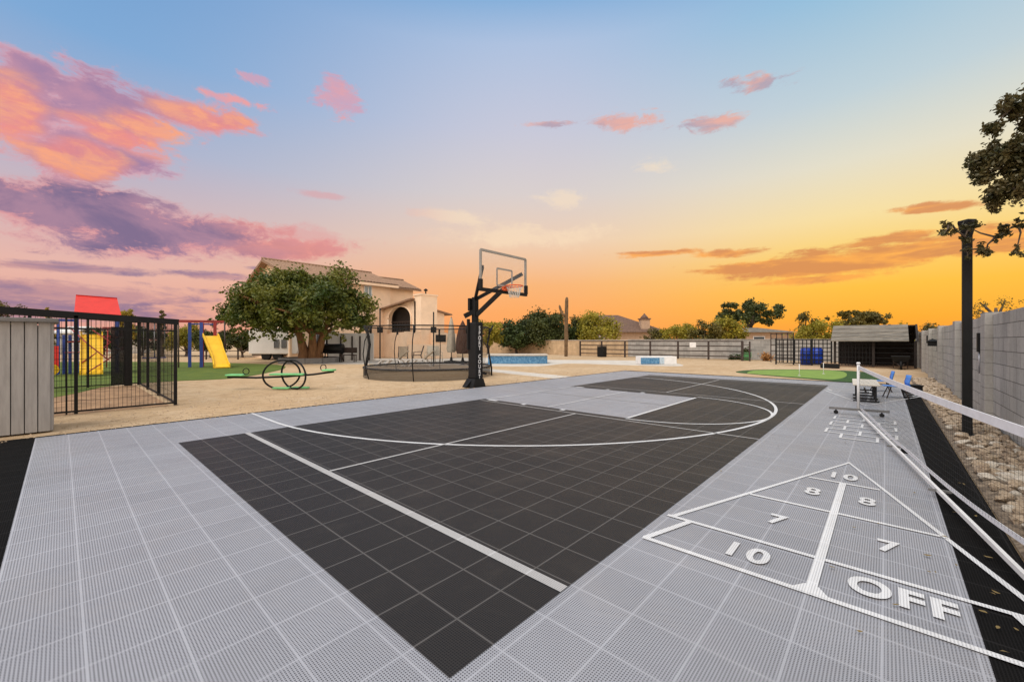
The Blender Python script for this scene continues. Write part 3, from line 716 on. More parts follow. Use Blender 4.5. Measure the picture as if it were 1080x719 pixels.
def far_tree(px, wpx, ytop, ybot, depth, m, label, name='tree', trunk=True, seed=1, n=2600, leaf=.16, group='trees beyond the yard walls', cat='tree', nc=34, csize=.34, wood='bark_grey', multi=1):
    sc = depth/F; w = wpx*sc/2; z1 = CZ+(HZ-ytop)*sc; z0 = max(.1, CZ+(HZ-ybot)*sc); h = (z1-z0)/2
    base = atd(px, depth, z=0); t = thing(name, label, cat, base, group=group)
    if ybot >= 355: z0 = .2; h = (z1-z0)/2
    cs, rr = clumps((0,0,z0+h), (w,w*.9,h), nc, seed, csize, .82)
    cs = [(x*(1.12-.25*(z-z0)/(2*h)), y, z) for x, y, z in cs]
    n = int(n*2.2); leaf *= .62
    link('crown', leaf_mesh(cs, rr, n, leaf, seed), m, t)
    if trunk:
        b = MB(); rnd = random.Random(seed); tr = max(.07, .045*(z1))
        for k in range(multi):
            tx, ty = rnd.uniform(-.3,.3)*w*.4, rnd.uniform(-.3,.3)*w*.4
            b.tube([(0,0,-.1),(tx*.3,ty*.3,z0*.5+.1),(tx,ty,z0+h*.5),(tx*1.6,ty*1.4,z0+h*1.1)], [tr,tr*.8,tr*.55,tr*.25], 7)
        for k in range(7):
            c_ = cs[rnd.randrange(len(cs))]; b.tube([(0,0,z0*.7+h*.2),(c_[0]*.4,c_[1]*.4,(z0+c_[2])*.52),c_], [tr*.5,tr*.3,tr*.1], 5)
        b.build('trunk', M[wood], t)
    return t
FT_ = far_tree
FT_(545,52,336,361,44,M['leaf_hedge'],'low rounded end of the dark evergreen hedge behind the blue pool wall', seed=3, n=6000, leaf=.22, nc=60)
FT_(574,58,324,361,44,M['leaf_dark'],'tallest dark evergreen bush left of the tall cactus', seed=4, n=6500, leaf=.22, nc=60)
FT_(602,24,336,361,46,M['leaf_hedge'],'small dark shrub just right of the tall cactus', seed=5, n=1500, leaf=.22)
FT_(515,34,332,362,40,M['leaf_yellow'],'yellow green bush showing behind the basketball post', seed=6, n=1800, leaf=.2)
FT_(628,62,325,361,46,M['leaf_yellow'],'pale yellow green tree in front of the brown tiled house roof', seed=7, n=3400, leaf=.22, nc=40)
FT_(612,34,333,362,47,M['leaf_olive'],'olive shrub at the left foot of the pale yellow green tree', seed=71, n=1300, leaf=.22)
FT_(694,32,345,361,48,M['leaf_olive'],'brownish shrub right of the roof chimney', seed=8, n=1100, leaf=.22)
FT_(716,52,338,361,46,M['leaf_yellow'],'yellow green tree behind the pipe rail fence, nearest the chimney', seed=9, n=2200, leaf=.22)
FT_(742,46,338,361,44,M['leaf_olive'],'olive tree behind the right end of the pipe rail fence', seed=10, n=1900, leaf=.22)
FT_(766,52,333,361,45,M['leaf_yellow'],'bright yellow green tree below the big dark tree', seed=11, n=2500, leaf=.22)
FT_(789,76,316,347,64,M['leaf_dark'],'big dark spreading tree standing highest behind the far block wall', seed=12, n=4200, leaf=.32, nc=44, csize=.30, multi=3)
FT_(850,24,322,362,42,M['leaf_olive'],'thin sparse tall tree left of the shelter roof', seed=13, n=600, leaf=.2, nc=16, csize=.45)
FT_(864,52,334,362,40,M['leaf_yellow'],'yellow green tree behind the black lattice panels', seed=14, n=2400, leaf=.2)
FT_(905,66,327,352,46,M['leaf_olive'],'wide olive tree rising behind the shelter roof', seed=15, n=3200, leaf=.24, nc=40)
FT_(952,34,340,360,44,M['leaf_yellow'],'low yellowish tree at the right end of the shelter roof', seed=16, n=900, leaf=.2)
FT_(984,34,338,356,30,M['leaf_olive'],'small olive tree peeping over the grey block wall', seed=17, n=900, leaf=.14)
FT_(1052,56,308,345,14,M['leaf_olive'],'sparse twiggy bush showing over the near block wall', seed=18, n=260, leaf=.055, nc=26, csize=.3)
FT_(52,10,318,362,34,M['leaf_gold'],'thinnest golden cypress left of the red play roof', seed=19, n=1400, leaf=.14)
FT_(134,17,316,362,34,M['leaf_gold'],'wide golden cypress right of the red play roof', seed=20, n=2200, leaf=.14)
FT_(171,9,323,362,36,M['leaf_olive'],'slender olive cypress above the black kennel roof', seed=21, n=1300, leaf=.14)
FT_(4,50,308,360,30,M['leaf_olive'],'olive bush at the left edge above the grey shed', seed=22, n=2400, leaf=.14)
FT_(196,40,341,375,36,M['leaf_yellow'],'yellowish hedge behind the play set with the wavy slide', seed=23, n=2600, leaf=.17)
FT_(222,40,344,375,34,M['leaf_dark'],'dark hedge between the wavy slide and the big tree', seed=24, n=2600, leaf=.17)
FT_(256,46,346,374,34,M['leaf_dark'],'dark bush under the left side of the big tree', seed=25, n=2600, leaf=.17)
FT_(277,16,352,380,31,M['leaf_hedge'],'narrow dark shrub beside the white outbuilding', seed=26, n=900, leaf=.14)
FT_(150,50,344,372,38,M['leaf_hedge'],'dark hedge seen through the kennel mesh', seed=27, n=2000, leaf=.2)
FT_(110,40,346,372,40,M['leaf_hedge'],'dark hedge behind the red roofed play tower', seed=28, n=1800, leaf=.2)
FT_(32,50,346,374,40,M['leaf_olive'],'olive hedge hidden mostly behind the grey shed', seed=29, n=1500, leaf=.2)

# big spreading tree
bt_base = atd(327, 26.0, z=0)
big = thing('spreading_tree', 'large broad green tree with several orange brown stems in front of the house', 'tree', bt_base)
sc = 26/F
cs, rr = [], []
def loc(px, py, dd=0.0):      # position relative to the tree base, in the vertical plane facing the court
    l = (px-327)*sc; return (RT[0]*l+FW[0]*dd, RT[1]*l+FW[1]*dd, CZ+(HZ-py)*sc)
rnd = random.Random(9)
lobes = [(300,315,34,34,0),(268,330,30,24,-.5),(345,312,34,30,.3),(372,330,24,22,.2),(318,298,24,20,.4),(245,333,18,14,.6),(330,338,40,18,-1.6),(290,340,36,16,-1.5),(358,340,32,14,-.8),(262,345,20,8,0),(304,325,40,26,-1.8),(350,325,30,24,-1.6),(285,300,18,14,.8),(382,338,12,12,.3),(235,335,9,9,.2),(300,346,40,9,-1.2),(350,346,36,8,-1.0),(322,345,30,9,-2.0),(262,340,30,12,-.9),(330,352,22,6,-2.2),(312,353,26,9,-1.5),(350,353,22,9,-1.5),(284,349,30,8,-.8),(375,343,18,9,-.5),(372,318,22,18,.2),(276,353,22,9,-.6),(300,356,20,7,-1.9),(362,354,18,8,-1.2),(330,357,20,6,-2.3),(384,348,10,8,.1),(245,350,14,8,.2),(250,343,24,9,-.4)]
for (px, py, rx, ry, dd) in lobes:
    c_ = loc(px, py, dd); a, q_ = clumps(c_, (rx*sc, rx*sc, ry*sc), max(6, int(rx*ry/26)), int(px*7+py), .36, .85)
    cs += a; rr += q_
link('crown', leaf_mesh(cs, rr, 44000, .112, 33, flat=.85), M['leaf_main'], big)
b = MB()
stems = [(-.5,.1,-1.0,.3,2.6),(-.25,-.2,-.5,-.9,2.7),(0,.2,-.1,.7,3.0),(.25,-.15,.5,-.8,2.7),(.5,.1,1.0,.2,2.6)]
for (x0, y0, x1, y1, z1) in stems:
    f = lambda x, y, z: (RT[0]*x+FW[0]*y, RT[1]*x+FW[1]*y, z)
    b.tube([f(x0,y0,-.1), f(x0*1.0,y0*1.0,.7), f((x0+x1)/2,(y0+y1)/2,1.7), f(x1,y1,z1), f(x1*1.5,y1*1.5,z1+1.3)], [.34,.25,.20,.14,.06], 10)
    for j in range(3):
        c_ = cs[rnd.randrange(len(cs))]; b.tube([f((x0+x1)/2,(y0+y1)/2,1.8), Vector(f(x1,y1,z1))*.5+Vector(c_)*.5, c_], [.13,.09,.03], 6)
b.build('trunk', M['bark'], big)
# planter ring round it
pl = thing('tree_planter', 'low dark ring planter around the stems of the broad tree', 'planter', bt_base+Vector((0,0,0)))
b = MB(); n_ = 12
for k in range(n_):
    a0, a1 = 2*math.pi*k/n_, 2*math.pi*(k+1)/n_
    b.bar((1.75*math.cos(a0),1.75*math.sin(a0),.15), (1.75*math.cos(a1),1.75*math.sin(a1),.15), .12, .34)
b.build('planter_wall', M['grey_cap'], pl)
b = MB(); b.lathe([(1.68,.0),(1.68,.12),(1.0,.16),(.2,.18)], 24); b.build('soil', M['dirt'], pl)

# overhanging tree on the right: stands behind the block wall, outside the frame
tb = Vector((8.35,-3.25,0))
ot = thing('overhanging_tree', 'dark leafed tree reaching branches over the wall at the upper right', 'tree', tb)
cl = [(1070,112,20,5.0),(1047,136,14,5.1),(1078,148,16,4.9),(1044,166,22,5.2),(1036,184,14,5.2),(1062,176,18,5.1),(1056,198,16,5.1),(1048,214,13,5.2),(1074,206,12,5.0),(1064,160,14,5.0),(1000,238,9,5.5),(996,246,7,5.5),(1008,243,7,5.5),(1024,241,9,5.6),(1018,250,7,5.6),(1060,244,9,5.4),(1050,250,7,5.4),(1074,238,8,5.3),(1036,262,8,5.5),(1040,266,6,5.5),(1072,264,8,5.3),(1020,264,5,5.65),(1086,126,18,5.0),(1095,170,30,4.9),(1112,140,30,4.8),(1110,210,26,5.0),(1020,272,4,5.65)]
cs, rr = [], []
rnd = random.Random(5)
for (px, py, rp, dep) in cl:
    p = atd(px, dep, py)-tb; r_ = rp*dep/F
    for k in range(5 if rp < 12 else 9):
        d = Vector((rnd.gauss(0,1),rnd.gauss(0,1),rnd.gauss(0,1))).normalized()*r_*rnd.random()*.85
        cs.append(p+d); rr.append(r_*rnd.uniform(.28,.5))
link('crown', leaf_mesh([tuple(c_) for c_ in cs], rr, 15000, .025, 77, aspect=2.0), M['leaf_near'], ot)
b = MB(); top = Vector((-.15,.1,2.3))
b.tube([(0,0,-.1),(.05,.02,1.1),top,(-.1,.25,3.2),(.1,.35,4.4)], [.13,.11,.085,.06,.03], 9)
done = [(top, 0), (Vector((-.1,.25,3.2)), 0), (Vector((.05,.3,3.9)), 0)]
for (px, py, rp, dep) in sorted(cl, key=lambda c_: -c_[0]):
    p = atd(px, dep, py)-tb; s0 = min(done, key=lambda q_: (q_[0]-p).length+q_[1]*.0)[0]
    L_ = (p-s0).length; mid_ = s0*.5+p*.5+Vector((rnd.uniform(-.08,.08),rnd.uniform(-.08,.08),rnd.uniform(.0,.12)))*min(1, L_*2)
    b.tube([s0, s0*.7+mid_*.3, mid_, mid_*.4+p*.6, p], [.016,.013,.010,.007,.003], 5)
    done.append((p, 1))
b.build('trunk', M['bark_grey'], ot)

# ------------------------------------------------------------------ cactus
cb = atd(597, 36, z=0); cq = thing('saguaro_cactus', 'tall brown saguaro cactus with one raised arm before the tan wall', 'cactus', cb)
def ribbed(mb, pts, rad, n=14):
    pts = [Vector(p) for p in pts]; vs = []
    for p, r_ in zip(pts, rad):
        for j in range(2*n):
            a = math.pi*j/n; q_ = r_*(1 if j % 2 else .84); vs.append((p.x+q_*math.cos(a), p.y+q_*math.sin(a), p.z))
    k = 2*n; fs = [(i*k+j, i*k+(j+1) % k, (i+1)*k+(j+1) % k, (i+1)*k+j) for i in range(len(pts)-1) for j in range(k)]
    fs.append(tuple((len(pts)-1)*k+j for j in range(k))); mb.add(vs, fs)
b = MB(); ribbed(b, [(0,0,-.05),(0,0,.6),(0.02,0,2),(.05,0,3.6),(.1,0,4.9),(.12,0,5.12),(.12,0,5.2)], [.15,.15,.165,.165,.15,.11,.04]); b.build('stem', M['cactus'], cq)
b = MB(); f = lambda x, z: (RT[0]*x, RT[1]*x, z); b.tube([f(0,3.5), f(-.28,3.7), f(-.45,4.0), f(-.55,4.35), f(-.58,4.5)], [.10,.11,.11,.10,.04], 12); b.build('arm', M['cactus'], cq)

# ------------------------------------------------------------------ main house
hs = thing('house', 'two storey peach stucco house with clay tile roof behind the broad tree', 'house', (9.5,30,0))
b = MB(); V0, V1, U0, U1, EZ, RZ_ = 30.0, 38.2, 9.9, 17.9, 6.1, 7.62; VR = 34.1
b.add([(U0,V0,0),(U1,V0,0),(U1,V1,0),(U0,V1,0),(U0,V0,EZ),(U1,V0,EZ),(U1,V1,EZ),(U0,V1,EZ),(U0,VR,RZ_-.12),(U1,VR,RZ_-.12)],
      [(0,1,5,4),(1,2,6,9,5),(2,3,7,6),(3,0,4,8,7)])
b.box((19.6,34.4,3.0), (3.6,5.2,6.2))
for i, v in enumerate(b.v): b.v[i] = (v[0]-9.5, v[1]-30, v[2])
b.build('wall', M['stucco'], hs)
def roof_gable(u0,u1,v0,v1,ez,rz,th=.16,org=(9.5,30)):
    vr = (v0+v1)/2; mb = MB()
    nrib = int((u1-u0)/.26)
    for (va, za, vb, zb_) in ((v0,ez,vr,rz),(vr,rz,v1,ez)):
        for i in range(nrib):
            ua, ub = u0+(u1-u0)*i/nrib, u0+(u1-u0)*(i+1)/nrib; um = (ua+ub)/2
            vs = [(ua,va,za),(um,va,za+.07),(ub,va,za),(ua,vb,zb_),(um,vb,zb_+.07),(ub,vb,zb_)]
            mb.add([(x-org[0],y-org[1],z) for x, y, z in vs], [(0,1,4,3),(1,2,5,4)])
        q_ = [(u0,va,za-.02),(u1,va,za-.02),(u1,vb,zb_-.02),(u0,vb,zb_-.02)]
        mb.prism([(x-org[0],y-org[1],z) for x, y, z in q_], (0,0,-th))
    mb.tube([(u0-org[0],vr-org[1],rz+.04),(u1-org[0],vr-org[1],rz+.04)], .11, 8)
    return mb
rf = roof_gable(9.35,18.4,29.5,38.7,EZ,RZ_).build('roof', M['roof'], hs)
roof_gable(18.0,22.0,31.3,37.5,6.2,7.35).build('roof', M['roof'], hs)
for (u0,u1) in ((9.35,18.4),):
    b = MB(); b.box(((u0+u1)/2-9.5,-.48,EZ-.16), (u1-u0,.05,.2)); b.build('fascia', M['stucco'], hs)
def window(parent, u, z, w, h, V, org, m=None):
    f_ = MB(); x = u-org[0]; y = V-org[1]
    for a, c_ in (((x-w/2,z-h/2),(x+w/2,z-h/2)),((x-w/2,z+h/2),(x+w/2,z+h/2)),((x-w/2,z-h/2),(x-w/2,z+h/2)),((x+w/2,z-h/2),(x+w/2,z+h/2)),((x,z-h/2),(x,z+h/2))):
        f_.bar((a[0],y-.03,a[1]), (c_[0],y-.03,c_[1]), .07, .08)
    fo = f_.build('window', M['white'], parent)
    p_ = MB(); p_.box((x,y-.015,z), (w-.04,.03,h-.04)); p_.build('pane', m or M['glass_teal'], fo)
window(hs, 15.85, 5.35, .62, .95, 30, (9.5,30)); window(hs, 12.6, 5.2, .9, 1.1, 30, (9.5,30)); window(hs, 12.4, 1.5, 1.4, 1.2, 30, (9.5,30), M['glass_dark'])
# loggia wing with fireplace chimney
lg = thing('loggia_wing', 'low peach stucco wing with an arched opening and square chimney on the house corner', 'house wing', (17.3,25.4,0))
b = MB(); H_w = 3.72
arc_v0, arc_v1, az0, azs = .55, 3.85, 1.98, 3.15
r_ = (arc_v1-arc_v0)/2; vc = (arc_v0+arc_v1)/2
A_ = [(vc+r_*math.cos(t), azs+(4.16-azs)*math.sin(t)) for t in np.linspace(0, math.pi, 19)]     # from v1 to v0
zt_ = lambda v: 4.46-.115*max(0, v-.9)
th = .3
def vface(poly, mb):     # polygon in the (v, z) plane, thickness in u
    mb.prism([(0,v,z) for v, z in poly], (th,0,0))
vface([(0,0),(4.6,0),(4.6,az0),(0,az0)], b)
vface([(0,az0),(arc_v0,az0),(arc_v0,azs),(arc_v0,4.46),(0,4.4)], b)
vface([(arc_v1,az0),(4.6,az0),(4.6,zt_(4.6)),(arc_v1,zt_(arc_v1)),(arc_v1,azs)], b)
for i in range(18):
    (va, za), (vb, zb_) = A_[i], A_[i+1]
    vface([(va,za),(va,zt_(va)+.0),(vb,zt_(vb)+.0),(vb,zb_)], b)
b.prism([(th,0,0),(2.75,0,0),(2.75,0,3.6),(th,0,4.0)], (0,.3,0))
b.prism([(2.752,.302,0),(2.752,4.6,0),(2.752,4.6,3.5),(2.752,.302,3.5)], (-.3,0,0))
b.box((1.4,2.3,1.95), (2.5,4.0,.2))
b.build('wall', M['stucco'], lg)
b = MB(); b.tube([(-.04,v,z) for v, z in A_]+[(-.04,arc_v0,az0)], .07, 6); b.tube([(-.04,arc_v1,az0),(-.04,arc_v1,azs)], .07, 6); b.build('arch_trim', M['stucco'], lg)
b = MB(); b.box((.62,2.35,3.05), (.05,4.3,2.15)); b.build('interior_shade_sheet', M['shade'], lg)  # dark sheet added behind the arch in place of the interior's shade
b = MB()
for k in range(9): b.bar((.25,arc_v0+.1+k*.38,2.08), (.25,arc_v0+.1+k*.38,2.9), .03)
b.bar((.25,arc_v0,2.9), (.25,arc_v1,2.9), .06); b.build('railing', M['iron'], lg)
b = MB()
b.prism([(-.40,.1,4.62),(-.40,4.9,4.02),(-.40,4.9,3.92),(-.40,.1,4.50)], (1.1,0,0))
b.prism([(1.4,-.30,3.92),(3.35,-.30,3.55),(3.35,-.30,3.45),(1.4,-.30,3.80)], (0,4.9,0)); b.build('roof', M['roof'], lg)
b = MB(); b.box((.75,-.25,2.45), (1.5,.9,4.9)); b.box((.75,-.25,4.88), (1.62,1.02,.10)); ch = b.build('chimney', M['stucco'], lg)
b = MB(); b.tube([(.75,-.25,4.9),(.75,-.25,5.25)], .05, 8); b.lathe([(.14,5.22),(.16,5.3),(.04,5.4)], 10, (.75,-.25,0)); b.build('chimney_cap', M['black'], ch)
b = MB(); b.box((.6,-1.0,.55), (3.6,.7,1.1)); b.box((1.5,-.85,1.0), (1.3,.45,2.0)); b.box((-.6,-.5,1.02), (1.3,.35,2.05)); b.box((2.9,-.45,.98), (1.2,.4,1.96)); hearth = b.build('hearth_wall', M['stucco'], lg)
b = MB(); b.box((1.55,-1.1,1.55), (.95,.06,.55)); b.build('firebox', M['black'], hearth)
# wall lamps poles behind trampoline
for px, d_, lab in ((400.8,22,'thin black pole with a small lamp left of the arched opening'), (457.3,22,'thin black pole in front of the square chimney')):
    t = thing('light_pole', lab, 'light pole', atd(px, d_, z=0), group='thin poles round the patio')
    b = MB(); b.tube([(0,0,0),(0,0,3.1 if px < 420 else 2.9)], .035, 8); b.build('pole', M['black'], t)
    b = MB(); b.box((0,0,1.95), (.22,.22,.32)); b.build('lantern', M['black'], t)
# white outbuilding and white wing under the tree
def white_house(name, px0, px1, dep, h, label, roof=True, wins=()):
    p0, p1 = atd(px0, dep, z=0), atd(px1, dep, z=0); L = (p1-p0).length
    t = thing(name, label, 'building', p0, math.atan2(RT[1], RT[0]))
    b = MB(); b.box((L/2,1.6,h/2), (L,3.2,h)); b.build('wall', M['stucco_white'], t)
    b = MB(); b.prism([(-.15,-.25,h),(-.15,1.6,h+.7),(-.15,3.45,h),(-.15,3.45,h-.1),(-.15,1.6,h+.58),(-.15,-.25,h-.1)], (L+.3,0,0)); b.build('roof', M['stucco_white'], t)
    for px, zc, w, hh in wins:
        x = (px-px0)*dep/F; f_ = MB()
        for a, c_ in (((x-w/2,zc-hh/2),(x+w/2,zc-hh/2)),((x-w/2,zc+hh/2),(x+w/2,zc+hh/2)),((x-w/2,zc-hh/2),(x-w/2,zc+hh/2)),((x+w/2,zc-hh/2),(x+w/2,zc+hh/2))): f_.bar((a[0],-.02,a[1]), (c_[0],-.02,c_[1]), .06, .08)
        fo = f_.build('window', M['white'], t); b = MB(); b.box((x,-.008,zc), (w-.05,.03,hh-.05)); b.build('pane', M['glass_dark'], fo)
p0 = atd(262, 29.2, z=0); kx = 29.2/F
tl = thing('camper_trailer', 'white round ended camper trailer with two small dark windows behind the broad tree', 'trailer', p0, math.atan2(RT[1], RT[0]))
TL_ = (315-262)*kx; b = MB()
prof_ = [(0,.42),(0,2.0),(.12,2.2),(.35,2.28),(TL_-1.0,2.28),(TL_-.55,2.15),(TL_-.2,1.8),(TL_-.03,1.3),(TL_,.85),(TL_-.08,.5),(TL_-.2,.42)]
b.prism([(x,0,z) for x, z in prof_], (0,2.2,0)); b.build('trailer_body', M['stucco_white'], tl, bevel=.05)
for px in (291.8,299.6):
    x = (px-262)*kx; f_ = MB(); b = MB(); w, hh, zc = .34, .58, 1.15
    for a_, c_ in (((x-w/2,zc-hh/2),(x+w/2,zc-hh/2)),((x-w/2,zc+hh/2),(x+w/2,zc+hh/2)),((x-w/2,zc-hh/2),(x-w/2,zc+hh/2)),((x+w/2,zc-hh/2),(x+w/2,zc+hh/2))): f_.bar((a_[0],-.015,a_[1]), (c_[0],-.015,c_[1]), .03, .05)
    fo = f_.build('window', M['grey_cap'], tl); b.box((x,-.008,zc), (w-.02,.03,hh-.02)); b.build('pane', M['glass_dark'], fo)
for x in (1.2,2.0): b = MB(); b.tube([(x,.05,.32),(x,.27,.32)], .32, 18); b.build('wheel', M['black'], tl)
b = MB(); b.box((TL_/2-.1,1.1,.40), (TL_-.5,1.9,.12)); b.build('chassis', M['iron'], tl)
white_house('outbuilding', 56, 78, 42, 2.2, 'white outbuilding glimpsed through the left part of the kennel')
white_house('outbuilding', 114, 131, 44, 1.2, 'low white shed glimpsed through the middle of the kennel')
gw = thing('garden_wall', 'pale grey garden wall between the broad tree and the house patio', 'wall', atd(346, 29, z=0), math.atan2(RT[1], RT[0]))
b = MB(); b.box((1.6,0,.95), (3.2,.2,1.9)); b.build('wall_body', M['stucco_white'], gw)
for x in (.95,1.75,2.3,2.95):
    b = MB(); b.box((x,-.13,.85), (.09,.05,1.7)); b.build('post', M['iron'], gw)

# barbecue smoker and bench under the tree
p = atd(352, 26.5, z=0); t = thing('barrel_smoker', 'black barrel smoker with chimney stack under the right side of the broad tree', 'barbecue', p, math.atan2(RT[1], RT[0]))
b = MB(); b.tube([(-.6,0,.85),(.6,0,.85)], .32, 16); b.build('barrel', M['black'], t)
b = MB(); b.tube([(-.45,0,1.1),(-.45,0,1.75),(-.42,0,1.85)], .06, 10); b.build('chimney_stack', M['black'], t)
for x in (-.5,.5):
    for y in (-.25,.25): b = MB(); b.bar((x,y,0), (x*.9,y*.6,.7), .05); b.build('leg', M['black'], t)
b = MB(); b.box((.0,-.42,.62), (1.3,.28,.03)); b.build('shelf', M['black'], t)
p = atd(368, 26.5, z=0); t = thing('garden_bench', 'small dark metal bench right of the barrel smoker', 'bench', p, math.atan2(RT[1], RT[0]))
b = MB(); b.box((0,0,.45), (.9,.4,.05)); b.build('seat', M['iron'], t)
b = MB(); b.box((0,.2,.75), (.9,.04,.35)); b.build('backrest', M['iron'], t)
for x in (-.4,.4):
    for y in (-.17,.17): b = MB(); b.box((x,y,.215), (.05,.05,.43)); b.build('leg', M['iron'], t)

# timber rail fence behind the lawn
def rail_fence(name, pts, h, rails, m, label, every=2.2, pw=.09, rw=.05, cat='fence'):
    p0 = Vector(pts[0]); t = thing(name, label, cat, p0)
    a, b_ = Vector(pts[0]), Vector(pts[1]); d = b_-a; n = max(1, round(d.length/every))
    for i in range(n+1): q_ = MB(); q_.box(a+d*i/n-p0+Vector((0,0,h/2)), (pw,pw,h)); q_.build('post', m, t)
    for z in rails: q_ = MB(); q_.bar(a-p0+Vector((0,0,z)), b_-p0+Vector((0,0,z)), rw); q_.build('rail', m, t)
    return t
rail_fence('rail_fence', (atd(184,30,z=0), atd(318,30,z=0)), .72, (.62,.28), M['iron'], 'low dark brown rail fence behind the lawn and the broad tree')
# pipe rail fence before the far wall
fa, fb = Vector((30.6,6.1,0)), Vector((30.6,19.2,0))
rail_fence('pipe_fence', (fa, fb), 1.36, (1.32,.98,.62,.26), M['iron'], 'dark brown pipe rail fence in front of the far block wall', 2.2, .11, .075)
t = thing('pipe_gate', 'narrow dark ladder shaped pipe gate at the right end of the rail fence', 'gate', (30.2,5.55,0))
for y in (0,.42): b = MB(); b.box((0,y,.66), (.09,.09,1.32)); b.build('post', M['iron'], t)
b = MB(); [b.bar((0,0,z), (0,.42,z), .045) for z in (.2,.5,.8,1.1)]; b.build('rung', M['iron'], t)
p = Vector((30.1,16.7,0)); t = thing('rubbish_bin', 'black rubbish bin standing at the pipe rail fence', 'bin', p)
b = MB(); b.add([(-.28,-.3,0),(.28,-.3,0),(.28,.3,0),(-.28,.3,0),(-.29,-.31,.86),(.29,-.31,.86),(.29,.31,.86),(-.29,.31,.86)], [(3,2,1,0),(4,5,6,7),(0,1,5,4),(1,2,6,5),(2,3,7,6),(3,0,4,7)]); b.build('bin_body', M['black'], t, bevel=.03)
b = MB(); b.box((0,0,.90), (.60,.64,.05)); b.build('lid', M['black'], t, bevel=.02)
sg = MB(); sg.box((0,0,0), (.03,.45,.36)); q_ = sg.build('sign_board', M['white'], None, (30.52,9.35,1.06)); tag(q_, 'small blank white sign hung on the pipe rail fence', 'sign')
for px, lab in ((650.5,'taller dark fence post standing alone before the black bin'), (622,'slim dark post at the left end of the pipe fence'), (657,'dark gate post just right of the black bin')):
    pass

# pool wall and tiled block
p = atd(546, 24.6, z=0); t = thing('raised_pool_wall', 'long low blue tiled pool wall with pale coping', 'pool wall', p, math.atan2(RT[1], RT[0]))
W_ = 1.78
pts_ = [(-W_,0),(-W_*.6,-.18),(0,-.25),(W_*.6,-.18),(W_,0),(W_,1.6),(-W_,1.6)]
b = MB(); b.slab(pts_, 0, .47); b.build('tiled_wall', M['tile_blue'], t)
b = MB(); b.slab([(x*1.03,y-.05 if y < 1 else y+.05) for x, y in pts_], .47, .54); b.build('coping', M['coping'], t)
p = atd(504, 23.5, z=0); b = MB(); b.slab([(-1.0,-.3),(.75,-.3),(.75,1.3),(-1.0,1.3)], -.005, .02); q_ = b.build('pool_water', mat('pool_water', (.04,.16,.26), .08, .1, spec=.8), None, p, math.atan2(RT[1], RT[0])); tag(q_, kind='structure')
p = atd(675, 23.7, z=0); t = thing('tiled_block', 'low white block with a blue tiled front panel near the far fence', 'garden block', p, math.atan2(RT[1], RT[0]))
b = MB(); b.box((1.07,.45,.225), (2.1,.9,.45)); b.build('block_body', M['white'], t, bevel=.01)
b = MB(); b.box((.58,-.012,.205), (1.08,.03,.36)); b.build('tile_panel', M['tile_blue'], t)
b = MB(); b.box((1.27,-.008,.215), (.25,.02,.38)); b.build('pale_tile_panel', mat('pale_blue_tile', (.45,.55,.62), .4, .15, 12), t)

# far pots
t = thing('plant_pot', 'round green pot standing against the far grey wall', 'pot', atd(787, 29, z=0))
b = MB(); b.lathe([(.24,0),(.33,.3),(.31,.5),(.34,.55)], 18); b.build('pot', M['green_pot'], t)
link('foliage', leaf_mesh([(0,0,.6)], [.28], 200, .1, 3), M['leaf_dark'], t)
t = thing('dry_bush', 'round orange brown dry bush left of the black lattice', 'bush', atd(808.5, 28, z=0))
link('foliage', leaf_mesh([(0,0,.25),(.2,.1,.2)], [.36,.3], 500, .08, 4), mat('orange_dry_leaf', (.36,.17,.05), .9, .3, 5), t); b = MB(); b.tube([(0,0,-.03),(0,0,.3)], .02, 5); b.build('stem', M['bark_grey'], t)
for i, px in enumerate((772, 779, 795, 801, 818)):
    t = thing('low_shrub', 'small dark shrub at the foot of the far grey wall', 'shrub', atd(px, 30, z=0), group='small shrubs along the far wall')
    link('foliage', leaf_mesh([(0,0,.15),(.2,.1,.12)], [.28,.22], 160, .1, 50+i), M['leaf_hedge'], t); b = MB(); b.tube([(0,0,-.03),(0,0,.2)], .02, 5); b.build('stem', M['bark_grey'], t)

# ------------------------------------------------------------------ lattice fence and shelter
UL = 27.0
lt = thing('lattice_fence', 'black square lattice fence with blue barrels behind it left of the shelter', 'fence', (UL,.95,0))
for v in (0,.85,1.7,2.55): b = MB(); b.box((0,v,.74), (.07,.07,1.48)); b.build('post', M['black'], lt)
b = MB()
for k in range(1,14): b.bar((0,2.55*k/14,.08), (0,2.55*k/14,1.42), .04)
for z in np.linspace(.1,1.42,7): b.bar((0,0,z), (0,2.55,z), .045)
b.build('lattice_panel', M['black'], lt)
t = thing('trellis', 'tall narrow dark trellis standing behind the left end of the lattice fence', 'trellis', (29.5,3.0,0))
b = MB()
for k in range(5): b.bar((0,k*.3,0), (0,k*.3,1.85), .05)
for z in (.3,.7,1.1,1.5,1.8): b.bar((0,0,z), (0,1.2,z), .05)
b.build('trellis_frame', M['iron'], t)
sh = thing('shelter', 'dark open shelter with weathered grey roof boards at the end of the block wall', 'shelter', (UL,-2.35,0))
for v in (.06,1.6,3.15):
    for u in (.0,2.9): b = MB(); b.box((u,v,.9 if u else .68), (.10,.10,1.8 if u else 1.36)); b.build('post', M['shade'], sh)
for k in range(4):
    b = MB(); f0, f1 = k/4, (k+1)/4-.015; q0 = (-.35+1.5*f0, 1.33+.85*f0); q1 = (-.35+1.5*f1, 1.33+.85*f1)
    b.prism([(q0[0],.30,q0[1]),(q1[0],.30,q1[1]-.02),(q1[0],.30,q1[1]+.03),(q0[0],.30,q0[1]+.05)], (0,3.0,0)); b.build('roof_board', M['corr'], sh)
